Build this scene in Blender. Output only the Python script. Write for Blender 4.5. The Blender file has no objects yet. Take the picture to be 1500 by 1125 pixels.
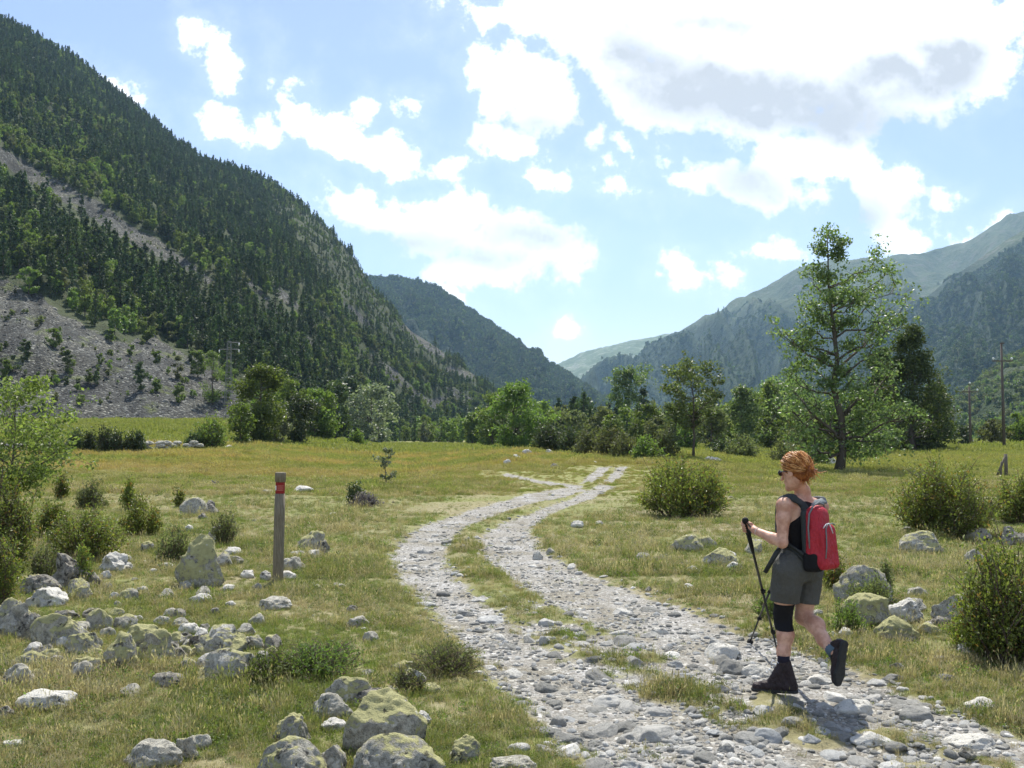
import bpy, bmesh, math, random
import numpy as np
from mathutils import Vector, Matrix
R = math.radians
SC = bpy.context.scene
# ---------------------------------------------------------------- camera
CAM_Z = 1.70
FPX = 1417.0                       # focal length in photo pixels (1500 wide)
PITCH = math.atan(77.5 / FPX)
cam_d = bpy.data.cameras.new('camera')
cam_d.lens = FPX / 1500 * 36; cam_d.sensor_width = 36
cam_d.clip_start = 0.1; cam_d.clip_end = 40000
cam = bpy.data.objects.new('camera', cam_d)
SC.collection.objects.link(cam)
cam.location = (0, 0, CAM_Z); cam.rotation_euler = (R(90) + PITCH, 0, 0)
SC.camera = cam
# ---------------------------------------------------------------- colour, sampling
SC.view_settings.view_transform = 'Standard'
SC.view_settings.look = 'None'
SC.view_settings.exposure = 0.92
SC.view_settings.gamma = 1.0
SC.cycles.use_adaptive_sampling = True
SC.cycles.adaptive_threshold = 0.015
SC.cycles.use_denoising = True
SC.cycles.max_bounces = 7
SC.cycles.diffuse_bounces = 3
SC.cycles.transmission_bounces = 4
SC.cycles.volume_bounces = 1
SC.cycles.sample_clamp_indirect = 4
# ---------------------------------------------------------------- sun
SUN_EL, SUN_AZ = R(57), R(4)
sv = Vector((math.sin(SUN_AZ) * math.cos(SUN_EL), math.cos(SUN_AZ) * math.cos(SUN_EL), math.sin(SUN_EL)))
sun_d = bpy.data.lights.new('sun', 'SUN')
sun_d.energy = 4.4; sun_d.angle = R(0.53); sun_d.color = (1.0, 0.95, 0.85)
sun = bpy.data.objects.new('sun', sun_d)
SC.collection.objects.link(sun)
sun.rotation_euler = sv.to_track_quat('Z', 'Y').to_euler()
sun.location = (0, 0, 50)

def pixdir(px, py):
    a = (px - 750) / FPX; b = (562.5 - py) / FPX
    cp, sp = math.cos(PITCH), math.sin(PITCH)
    return a, cp - b * sp, sp + b * cp
def uv(px, py):
    x, y, z = pixdir(px, py)
    return x / y, z / y
# ---------------------------------------------------------------- sky and clouds (world directions)
W = bpy.data.worlds.new('World'); SC.world = W; W.use_nodes = True
nt = W.node_tree; nt.nodes.clear()
def N(t, tree=None, **kw):
    n = (tree or nt).nodes.new(t)
    for k, v in kw.items(): setattr(n, k, v)
    return n
def L(a, b, tree=None): (tree or nt).links.new(a, b)
def M(op, a, b=None, c=None, clamp=False):
    n = N('ShaderNodeMath', operation=op, use_clamp=clamp)
    for i, v in enumerate((a, b, c)):
        if v is None: continue
        if isinstance(v, (int, float)): n.inputs[i].default_value = v
        else: L(v, n.inputs[i])
    return n.outputs[0]
def sky_world():
    sky = N('ShaderNodeTexSky', sky_type='NISHITA')
    sky.sun_disc = False; sky.sun_elevation = SUN_EL; sky.sun_rotation = SUN_AZ
    sky.altitude = 1200; sky.air_density = 1.0; sky.dust_density = .9; sky.ozone_density = 1.3
    tc = N('ShaderNodeTexCoord')
    sep = N('ShaderNodeSeparateXYZ'); L(tc.outputs['Generated'], sep.inputs[0])
    x, y, z = sep.outputs
    yc = M('MAXIMUM', y, 0.08)
    U = M('DIVIDE', x, yc); V = M('DIVIDE', z, yc)
    comb = N('ShaderNodeCombineXYZ'); L(U, comb.inputs[0]); L(V, comb.inputs[1])
    # domain warp
    wn = N('ShaderNodeTexNoise'); wn.inputs['Scale'].default_value = 9; wn.inputs['Detail'].default_value = 5
    L(comb.outputs[0], wn.inputs['Vector'])
    ws = N('ShaderNodeVectorMath', operation='SUBTRACT'); L(wn.outputs['Color'], ws.inputs[0]); ws.inputs[1].default_value = (.5, .5, .5)
    wm = N('ShaderNodeVectorMath', operation='MULTIPLY_ADD'); L(ws.outputs[0], wm.inputs[0]); wm.inputs[1].default_value = (.07, .055, 0)
    L(comb.outputs[0], wm.inputs[2])
    P = wm.outputs[0]
    def field(blobs):
        cur = None
        for (px, py, rx, ry, ang) in blobs:
            cx, cy = uv(px, py)
            mp = N('ShaderNodeMapping', vector_type='TEXTURE')
            mp.inputs['Location'].default_value = (cx, cy, 0)
            mp.inputs['Rotation'].default_value = (0, 0, -R(ang))
            mp.inputs['Scale'].default_value = (rx / FPX, ry / FPX, 1)
            L(P, mp.inputs['Vector'])
            ln = N('ShaderNodeVectorMath', operation='LENGTH'); L(mp.outputs[0], ln.inputs[0])
            r = min(rx, ry) / FPX
            f = M('MULTIPLY_ADD', ln.outputs['Value'], -r, r)
            cur = f if cur is None else M('MAXIMUM', cur, f)
        return cur
    white = [(1150, 30, 430, 75, 0), (950, 115, 140, 62, 22), (1110, 165, 190, 46, 4), (1300, 130, 150, 55, -8), (1130, 105, 250, 62, 6), (830, 30, 110, 52, 14), (1340, 85, 170, 78, -10), (1090, 160, 130, 36, 14),
             (885, 105, 80, 26, 32), (1430, 115, 70, 42, -20), (1185, 240, 105, 52, -8), (1125, 275, 85, 30, 12), (1045, 248, 60, 15, 4),
             (1235, 215, 45, 50, 0), (1290, 290, 42, 62, -25), (1318, 345, 58, 34, 15), (1140, 376, 38, 17, 0), (1020, 394, 45, 20, 5),
             (1092, 408, 23, 13, 0), (1445, 328, 42, 19, -25), (735, 110, 52, 52, 20), (795, 145, 60, 48, 10), (742, 205, 55, 30, 8),
             (865, 195, 14, 16, 30), (600, 150, 14, 11, 0), (910, 264, 17, 7, 0), (775, 265, 14, 7, 0), (855, 240, 13, 7, 0), (906, 194, 9, 7, 0),
             (830, 484, 13, 11, 0), (820, 258, 9, 5, 0), (888, 233, 6, 5, 0), (495, 190, 85, 33, 30), (560, 222, 58, 27, 20), (435, 150, 36, 28, 30), (345, 182, 36, 12, 0),
             (380, 178, 18, 16, 0), (283, 42, 24, 34, -25), (320, 92, 26, 34, -25), (392, 98, 10, 18, 0), (180, 138, 36, 13, 42), (655, 245, 30, 14, -5),
             (545, 312, 78, 30, 18), (650, 335, 105, 45, 8), (770, 358, 88, 48, 10), (705, 392, 85, 32, 0), (492, 282, 32, 16, 32), (655, 428, 24, 12, 25),
             (535, 165, 12, 16, 0), (955, 404, 9, 4, 0), (1370, 288, 8, 5, 0), (960, 272, 12, 4, 0)]
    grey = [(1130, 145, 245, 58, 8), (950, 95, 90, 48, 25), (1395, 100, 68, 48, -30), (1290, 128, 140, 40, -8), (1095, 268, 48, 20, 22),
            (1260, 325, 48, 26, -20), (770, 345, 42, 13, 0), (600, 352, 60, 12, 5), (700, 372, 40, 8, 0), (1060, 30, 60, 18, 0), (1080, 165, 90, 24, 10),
            (790, 175, 40, 12, 0)]  # grey blobs: shade of the cloud undersides, painted as colour
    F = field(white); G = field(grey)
    nz = N('ShaderNodeTexNoise'); nz.inputs['Scale'].default_value = 21; nz.inputs['Detail'].default_value = 9; nz.inputs['Roughness'].default_value = .63
    L(comb.outputs[0], nz.inputs['Vector'])
    n1 = M('SUBTRACT', nz.outputs['Fac'], .5)
    F = M('MULTIPLY', F, 1.35)
    Fn = M('MULTIPLY_ADD', n1, .13, F)
    front = M('GREATER_THAN', y, 0.12)
    mr = N('ShaderNodeMapRange', interpolation_type='SMOOTHSTEP'); L(Fn, mr.inputs[0]); mr.inputs[1].default_value = -.010; mr.inputs[2].default_value = .016
    # thin veil around the clouds
    mv = N('ShaderNodeMapRange', interpolation_type='SMOOTHSTEP'); L(Fn, mv.inputs[0]); mv.inputs[1].default_value = -.045; mv.inputs[2].default_value = .02
    mv.inputs[4].default_value = .10
    dens = M('MULTIPLY', M('MAXIMUM', mr.outputs[0], mv.outputs[0]), front)
    # clouds in the rest of the sky
    bn = N('ShaderNodeTexNoise'); bn.inputs['Scale'].default_value = 3.2; bn.inputs['Detail'].default_value = 8; bn.inputs['Roughness'].default_value = .6
    L(tc.outputs['Generated'], bn.inputs['Vector'])
    br = N('ShaderNodeMapRange', interpolation_type='SMOOTHSTEP'); L(bn.outputs['Fac'], br.inputs[0]); br.inputs[1].default_value = .54; br.inputs[2].default_value = .62
    back = M('MULTIPLY', br.outputs[0], M('SUBTRACT', 1, M('GREATER_THAN', y, 0.3)))
    dens = M('MAXIMUM', dens, back)
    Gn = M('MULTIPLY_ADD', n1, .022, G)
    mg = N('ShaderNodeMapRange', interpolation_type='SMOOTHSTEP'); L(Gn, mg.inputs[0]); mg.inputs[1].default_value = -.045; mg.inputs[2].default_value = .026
    # billows: light and shade painted into the cloud colour from offset noise
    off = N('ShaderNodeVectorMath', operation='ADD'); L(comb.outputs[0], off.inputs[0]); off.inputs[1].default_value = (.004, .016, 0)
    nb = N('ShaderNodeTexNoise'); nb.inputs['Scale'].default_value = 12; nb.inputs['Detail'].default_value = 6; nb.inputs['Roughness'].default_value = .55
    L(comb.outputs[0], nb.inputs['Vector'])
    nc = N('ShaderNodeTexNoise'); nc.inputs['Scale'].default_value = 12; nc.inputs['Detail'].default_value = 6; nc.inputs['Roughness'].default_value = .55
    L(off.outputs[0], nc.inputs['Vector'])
    bil_shade = M('MULTIPLY', M('SUBTRACT', nc.outputs['Fac'], nb.outputs['Fac']), 1.5)
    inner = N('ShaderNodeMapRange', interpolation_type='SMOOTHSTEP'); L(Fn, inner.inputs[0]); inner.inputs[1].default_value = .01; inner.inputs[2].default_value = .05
    gmix = M('ADD', mg.outputs[0], M('MULTIPLY', bil_shade, inner.outputs[0]), clamp=True)
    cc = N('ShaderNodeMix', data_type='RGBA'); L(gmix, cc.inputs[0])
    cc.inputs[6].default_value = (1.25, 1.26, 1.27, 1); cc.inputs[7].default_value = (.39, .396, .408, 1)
    sm = N('ShaderNodeVectorMath', operation='MULTIPLY'); L(sky.outputs[0], sm.inputs[0]); sm.inputs[1].default_value = (.108, .096, .097)
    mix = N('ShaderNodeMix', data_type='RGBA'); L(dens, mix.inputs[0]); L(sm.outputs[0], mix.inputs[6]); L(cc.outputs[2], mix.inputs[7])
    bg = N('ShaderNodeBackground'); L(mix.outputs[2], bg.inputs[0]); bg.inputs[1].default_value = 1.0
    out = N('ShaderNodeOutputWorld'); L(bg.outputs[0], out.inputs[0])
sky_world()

# ---------------------------------------------------------------- helpers
random.seed(7); rng = np.random.default_rng(11)
COL = SC.collection
def perlin(x, y, seed=0):
    x = np.asarray(x, float); y = np.asarray(y, float)
    xi = np.floor(x).astype(np.int64); yi = np.floor(y).astype(np.int64)
    xf = x - xi; yf = y - yi
    def g(ix, iy, dx, dy):
        h = (ix * 374761393 + iy * 668265263 + seed * 1442695041) & 0xffffffff
        h = ((h ^ (h >> 13)) * 1274126177) & 0xffffffff
        a = ((h ^ (h >> 16)) & 0xffff) / 65536.0 * 2 * np.pi
        return np.cos(a) * dx + np.sin(a) * dy
    u = xf * xf * xf * (xf * (xf * 6 - 15) + 10); v = yf * yf * yf * (yf * (yf * 6 - 15) + 10)
    a = g(xi, yi, xf, yf); b = g(xi + 1, yi, xf - 1, yf); c = g(xi, yi + 1, xf, yf - 1); d = g(xi + 1, yi + 1, xf - 1, yf - 1)
    return (a + (b - a) * u) * (1 - v) + (c + (d - c) * u) * v
def fbm(x, y, oct=4, seed=0, gain=.5):
    s = 0; a = 1; f = 1
    for o in range(oct):
        s = s + a * perlin(np.asarray(x) * f, np.asarray(y) * f, seed + o * 17); a *= gain; f *= 2.03
    return s
def sstep(a, b, x):
    t = np.clip((np.asarray(x, float) - a) / (b - a), 0, 1); return t * t * (3 - 2 * t)

def tag(o, label=None, cat=None, group=None, kind=None):
    if label: o['label'] = label
    if cat: o['category'] = cat
    if group: o['group'] = group
    if kind: o['kind'] = kind
    return o
def npmesh(name, verts, faces, mat=None, smooth=True, attrs=None):
    """faces: (n,k) int array or list of such arrays"""
    me = bpy.data.meshes.new(name)
    if not isinstance(faces, (list, tuple)): faces = [faces]
    faces = [np.asarray(f, np.int32) for f in faces if len(f)]
    verts = np.asarray(verts, np.float32)
    me.vertices.add(len(verts)); me.vertices.foreach_set('co', verts.ravel())
    nl = sum(f.size for f in faces); nf = sum(len(f) for f in faces)
    me.loops.add(nl); me.loops.foreach_set('vertex_index', np.concatenate([f.ravel() for f in faces]))
    me.polygons.add(nf)
    sizes = np.concatenate([np.full(len(f), f.shape[1], np.int32) for f in faces])
    starts = np.concatenate([[0], np.cumsum(sizes)[:-1]]).astype(np.int32)
    me.polygons.foreach_set('loop_start', starts)
    me.polygons.foreach_set('use_smooth', np.full(nf, smooth))
    for k, (dom, typ, data) in (attrs or {}).items():
        at = me.attributes.new(k, typ, dom)
        at.data.foreach_set({'FLOAT': 'value', 'FLOAT_VECTOR': 'vector', 'INT': 'value'}[typ], np.asarray(data).ravel())
    me.update(calc_edges=True); me.validate()
    if mat: me.materials.append(mat)
    return me
def link(name, me, parent=None, loc=None, rot=None, scale=None):
    o = bpy.data.objects.new(name, me); COL.objects.link(o)
    if parent is not None: o.parent = parent
    if loc is not None: o.location = loc
    if rot is not None: o.rotation_euler = rot
    if scale is not None: o.scale = scale if hasattr(scale, '__len__') else (scale,) * 3
    return o
class MB:
    """collects arrays of verts and faces into one mesh"""
    def __init__(s): s.v = []; s.q = []; s.t = []; s.n = 0
    def add(s, v, q=None, t=None):
        v = np.asarray(v, float).reshape(-1, 3)
        if q is not None and len(q): s.q.append(np.asarray(q, int).reshape(-1, 4) + s.n)
        if t is not None and len(t): s.t.append(np.asarray(t, int).reshape(-1, 3) + s.n)
        s.v.append(v); s.n += len(v)
    def tube(s, pts, rad, k=8, cap=True):
        pts = np.asarray(pts, float); n = len(pts); rad = np.broadcast_to(np.asarray(rad, float), (n,))
        tan = np.gradient(pts, axis=0); tan /= np.linalg.norm(tan, axis=1)[:, None] + 1e-12
        ref = np.array([0, 0, 1.]) if abs(tan[0][2]) < .9 else np.array([1., 0, 0])
        a = np.cross(tan, ref); a /= np.linalg.norm(a, axis=1)[:, None] + 1e-12
        b = np.cross(tan, a)
        th = np.arange(k) / k * 2 * np.pi
        ring = pts[:, None] + rad[:, None, None] * (np.cos(th)[None, :, None] * a[:, None] + np.sin(th)[None, :, None] * b[:, None])
        i = np.arange(n - 1)[:, None] * k; j = np.arange(k)[None]; j2 = (j + 1) % k
        q = np.stack([i + j, i + j2, i + k + j2, i + k + j], -1).reshape(-1, 4)
        v = ring.reshape(-1, 3); t = None
        if cap:
            v = np.vstack([v, pts[0], pts[-1]])
            c0, c1 = n * k, n * k + 1
            t = [(c0, (m + 1) % k, m) for m in range(k)] + [(c1, (n - 1) * k + m, (n - 1) * k + (m + 1) % k) for m in range(k)]
        s.add(v, q, t)
    def box(s, c, h, rot=None):
        c = np.asarray(c, float); h = np.asarray(h, float)
        v = np.array([[x, y, z] for x in (-1, 1) for y in (-1, 1) for z in (-1, 1)]) * h
        if rot is not None: v = v @ np.asarray(rot).T
        s.add(v + c, [(0, 1, 3, 2), (4, 6, 7, 5), (0, 4, 5, 1), (2, 3, 7, 6), (0, 2, 6, 4), (1, 5, 7, 3)])
    def mesh(s, name, mat, smooth=True):
        f = []
        if s.q: f.append(np.vstack(s.q))
        if s.t: f.append(np.vstack(s.t))
        return npmesh(name, np.vstack(s.v), f, mat, smooth)

# ---------------------------------------------------------------- materials
class NT:
    """tiny node-tree writer"""
    def __init__(s, name):
        s.m = bpy.data.materials.new(name); s.m.use_nodes = True; s.t = s.m.node_tree; s.t.nodes.clear()
        s.out = s.n('ShaderNodeOutputMaterial')
    def n(s, typ, **kw):
        nd = s.t.nodes.new(typ)
        for k, v in kw.items(): setattr(nd, k, v)
        return nd
    def set(s, sock, v):
        if v is None: return
        if isinstance(v, bpy.types.NodeSocket): s.t.links.new(v, sock)
        elif isinstance(v, (tuple, list)) and len(v) == 3 and sock.type == 'RGBA': sock.default_value = (*v, 1)
        else: sock.default_value = v
    def math(s, op, a, b=None, c=None, clamp=False):
        nd = s.n('ShaderNodeMath', operation=op, use_clamp=clamp)
        for i, v in enumerate((a, b, c)): s.set(nd.inputs[i], v)
        return nd.outputs[0]
    def pos(s): return s.n('ShaderNodeNewGeometry').outputs['Position']
    def obj(s): return s.n('ShaderNodeTexCoord').outputs['Object']
    def noise(s, vec, scale, detail=4, rough=.55, out='Fac'):
        nd = s.n('ShaderNodeTexNoise'); s.set(nd.inputs['Vector'], vec)
        nd.inputs['Scale'].default_value = scale; nd.inputs['Detail'].default_value = detail; nd.inputs['Roughness'].default_value = rough
        return nd.outputs[out]
    def voro(s, vec, scale, out='Distance', feat='F1', rnd=1):
        nd = s.n('ShaderNodeTexVoronoi', feature=feat); s.set(nd.inputs['Vector'], vec); nd.inputs['Scale'].default_value = scale
        nd.inputs['Randomness'].default_value = rnd
        return nd.outputs[out]
    def scalev(s, vec, sc):
        nd = s.n('ShaderNodeVectorMath', operation='MULTIPLY'); s.set(nd.inputs[0], vec); nd.inputs[1].default_value = sc; return nd.outputs[0]
    def rng(s, v, a, b, c=0, d=1, smooth=True):
        nd = s.n('ShaderNodeMapRange', interpolation_type='SMOOTHSTEP' if smooth else 'LINEAR'); s.set(nd.inputs[0], v)
        for i, k in enumerate((a, b, c, d)): nd.inputs[i + 1].default_value = k
        return nd.outputs[0]
    def mix(s, f, a, b, mode='MIX'):
        nd = s.n('ShaderNodeMix', data_type='RGBA', blend_type=mode); s.set(nd.inputs[0], f); s.set(nd.inputs[6], a); s.set(nd.inputs[7], b)
        return nd.outputs[2]
    def ramp(s, f, stops):
        nd = s.n('ShaderNodeValToRGB'); s.set(nd.inputs[0], f); cr = nd.color_ramp
        while len(cr.elements) < len(stops): cr.elements.new(.5)
        for e, (p, c) in zip(cr.elements, stops): e.position = p; e.color = (*c, 1)
        return nd.outputs[0]
    def attr(s, name): return s.n('ShaderNodeAttribute', attribute_name=name).outputs['Fac']
    def rnd(s): return s.n('ShaderNodeObjectInfo').outputs['Random']
    def bump(s, h, dist, strength=1.0, normal=None):
        nd = s.n('ShaderNodeBump'); s.set(nd.inputs['Height'], h); nd.inputs['Distance'].default_value = dist; nd.inputs['Strength'].default_value = strength
        if normal is not None: s.set(nd.inputs['Normal'], normal)
        return nd.outputs[0]
    def bsdf(s, col, rough=.8, spec=.5, normal=None, metal=0, **kw):
        nd = s.n('ShaderNodeBsdfPrincipled'); s.set(nd.inputs['Base Color'], col); s.set(nd.inputs['Roughness'], rough)
        nd.inputs['Specular IOR Level'].default_value = spec; nd.inputs['Metallic'].default_value = metal
        if normal is not None: s.set(nd.inputs['Normal'], normal)
        for k, v in kw.items(): s.set(nd.inputs[k.replace('_', ' ')], v)
        return nd.outputs[0]
    def surf(s, sh): s.t.links.new(sh, s.out.inputs['Surface']); return s.m
def leafmat(name, c1, c2, c3=None, trans=.45, rough=.45, gloss=.5, posvar=.35, poscale=.6):
    """two-tone leaves with light coming through them; c1..c2 picked per leaf, some c3"""
    t = NT(name)
    f = t.attr('rnd')
    c = t.mix(f, c1, c2)
    if c3: c = t.mix(t.math('GREATER_THAN', f, .9), c, c3)
    nz = t.noise(t.pos(), poscale, 2)
    v = t.math('ADD', t.math('MULTIPLY', t.math('SUBTRACT', nz, .5), posvar * 2), 1.0)
    v2 = t.math('ADD', t.math('MULTIPLY', t.math('SUBTRACT', t.rnd(), .5), .5), v)
    hs = t.n('ShaderNodeHueSaturation'); t.set(hs.inputs['Color'], c); t.set(hs.inputs['Value'], v2)
    t.set(hs.inputs['Hue'], t.math('ADD', t.math('MULTIPLY', t.math('SUBTRACT', t.rnd(), .5), .03), .5))
    col = hs.outputs[0]
    b = t.bsdf(col, rough, gloss)
    tr = t.n('ShaderNodeBsdfTranslucent'); t.set(tr.inputs['Color'], t.mix(1.0, col, (1.25, 1.35, .7), 'MULTIPLY'))
    mx = t.n('ShaderNodeMixShader'); mx.inputs[0].default_value = trans
    t.t.links.new(b, mx.inputs[1]); t.t.links.new(tr.outputs[0], mx.inputs[2])
    return t.surf(mx.outputs[0])
# ================================================================ ground shape
def PGf(px, py):                        # pixel -> flat ground point (used to lay out the track)
    x, y, z = pixdir(px, py); t = -CAM_Z / z
    return (x * t, y * t)
def polydist(x, y, poly):
    """signed distance to polygon, positive inside"""
    poly = np.asarray(poly, float); ins = np.zeros(x.shape, bool); d = np.full(x.shape, 1e9)
    n = len(poly)
    for i in range(n):
        x1, y1 = poly[i]; x2, y2 = poly[(i + 1) % n]
        c = ((y1 > y) != (y2 > y)); 
        with np.errstate(divide='ignore', invalid='ignore'):
            xi = (x2 - x1) * (y - y1) / (y2 - y1 + 1e-15) + x1
        ins ^= c & (x < xi)
        dx, dy = x2 - x1, y2 - y1
        t = np.clip(((x - x1) * dx + (y - y1) * dy) / (dx * dx + dy * dy + 1e-12), 0, 1)
        d = np.minimum(d, np.hypot(x - x1 - t * dx, y - y1 - t * dy))
    return np.where(ins, d, -d)
RUT_L = [(835, 713), (770, 722), (700, 742), (640, 762), (590, 788), (574, 812), (585, 840), (625, 880), (665, 925), (705, 965), (740, 1000), (790, 1045), (840, 1090), (880, 1130), (930, 1200), (1000, 1300),
         (1500, 1300), (1380, 1180), (1290, 1130), (1190, 1090), (1080, 1055), (980, 1025), (900, 995), (840, 968), (780, 935), (735, 900), (695, 868), (665, 840), (648, 815), (655, 790), (690, 765), (740, 747), (800, 732), (868, 717)]
RUT_R = [(880, 707), (840, 728), (790, 745), (735, 765), (705, 785), (710, 815), (750, 845), (800, 875), (850, 903), (920, 935), (980, 960), (1060, 988), (1150, 1013), (1250, 1043), (1400, 1090), (1500, 1120), (1620, 1160), (1900, 1260),
         (2200, 1260), (1650, 1130), (1500, 1083), (1400, 1045), (1320, 1010), (1240, 975), (1150, 945), (1080, 922), (1020, 895), (950, 870), (880, 845), (830, 825), (790, 800), (775, 775), (800, 755), (870, 728), (905, 712)]
UP_L = [(848, 708), (860, 697), (876, 684), (895, 682), (884, 695), (868, 706)]
UP_R = [(880, 707), (893, 696), (905, 683), (920, 682), (912, 695), (899, 706)]
BR_A = [(850, 716), (810, 711), (770, 703), (735, 695), (742, 692), (780, 700), (815, 706), (855, 710)]
MIDG = [(640, 850), (700, 840), (820, 880), (960, 950), (1150, 1013), (1400, 1090), (1900, 1260), (1500, 1300), (1290, 1130), (980, 1025), (780, 935)]
def track(x, y):
    """signed distance (m) into the gravel of the nearest wheel track"""
    x = np.asarray(x, float); y = np.asarray(y, float)
    d = np.full(x.shape, -9.0)
    near = (y > 1.5) & (y < 75) & (np.abs(x) < 14 + y * .3)
    if near.any():
        xs, ys = x[near], y[near]; dd = np.full(xs.shape, -9.0)
        for P in POLYS: dd = np.maximum(dd, polydist(xs, ys, P))
        # stony strip between the tracks close to the camera
        m = polydist(xs, ys, MIDP)
        n = fbm(xs * 2.2, ys * 2.2, 3, 5)
        dd = np.maximum(dd, np.where(m > -.1, np.minimum(m + .1, n * .60 + .03 - sstep(6.8, 12, ys) * .33), -9))
        d[near] = dd
    return d
MX, MY = PGf(805, 672)
def H0(x, y):
    x = np.asarray(x, float); y = np.asarray(y, float)
    r = np.hypot(x, y)
    z = .10 * fbm(x * .22, y * .22, 3, 1) * sstep(3, 16, r) + .02 * fbm(x * 1.1, y * 1.1, 3, 2)
    z = z * (1 - .6 * sstep(60, 200, r))
    u = x / np.maximum(np.abs(y), 1)
    left = sstep(-.12, -.30, u) * sstep(0, 1, y)
    z = z + left * (1.0 * sstep(30, 85, y) + 3.4 * sstep(85, 160, y))
    z = z + .35 * np.exp(-((x - MX) / 4) ** 2 - ((y - MY) / 7) ** 2)
    z = z + .55 * sstep(30, 52, y) * sstep(-.12, .0, u) * sstep(.30, .16, u) * (1 - sstep(52, 110, y))
    right = sstep(.30, .55, u) * sstep(0, 1, y)
    z = z + right * (.9 * sstep(40, 130, y))
    # low bank the boulders lie on, left foreground
    return z + .10 * np.exp(-((x + 2.6) / 1.6) ** 2 - ((y - 7.2) / 1.5) ** 2)
def tow(Pl):                            # track outline -> points on the ground
    out = []; ks = 2.0 * 1.01 ** np.arange(420)
    for p in Pl:
        x, y, z = pixdir(*p); f = CAM_Z + z * ks < H0(x * ks, y * ks); i = max(int(np.argmax(f)), 1)
        g0 = CAM_Z + z * ks[i - 1] - float(H0(x * ks[i - 1], y * ks[i - 1])); g1 = CAM_Z + z * ks[i] - float(H0(x * ks[i], y * ks[i]))
        k = ks[i - 1] + (ks[i] - ks[i - 1]) * g0 / (g0 - g1 + 1e-12); out.append((x * k, y * k))
    return out
POLYS = [tow(P) for P in (RUT_L, RUT_R, UP_L, UP_R, BR_A)]
MIDP = tow(MIDG)
def H(x, y):
    x = np.asarray(x, float); y = np.asarray(y, float)
    return H0(x, y) - .05 * sstep(-.25, .15, track(x, y)) * (np.hypot(x, y) < 80)
_KS = 2.0 * 1.02 ** np.arange(370)
_P3 = {}
def P3(px, py):                         # pixel -> point on the ground
    if (px, py) in _P3: return _P3[(px, py)].copy()
    x, y, z = pixdir(px, py); ks = _KS
    f = CAM_Z + z * ks < H(x * ks, y * ks)
    if f.any():
        i = int(np.argmax(f)); lo, hi = ks[max(i - 1, 0)], ks[i]
        for _ in range(2):
            kk = np.linspace(lo, hi, 40); g = CAM_Z + z * kk < H(x * kk, y * kk); j = max(int(np.argmax(g)), 1); lo, hi = kk[j - 1], kk[j]
        b = hi
    else: b = 400
    p = Vector((x * b, y * b, zat(x * b, y * b))); _P3[(px, py)] = p
    return p.copy()
def zat(x, y): return float(H(np.array([x]), np.array([y]))[0])
def W3(px, py, depth):                  # pixel + distance ahead -> point in the air
    x, y, z = pixdir(px, py); k = depth / y
    return np.array([x * k, depth, CAM_Z + z * k])

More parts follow.
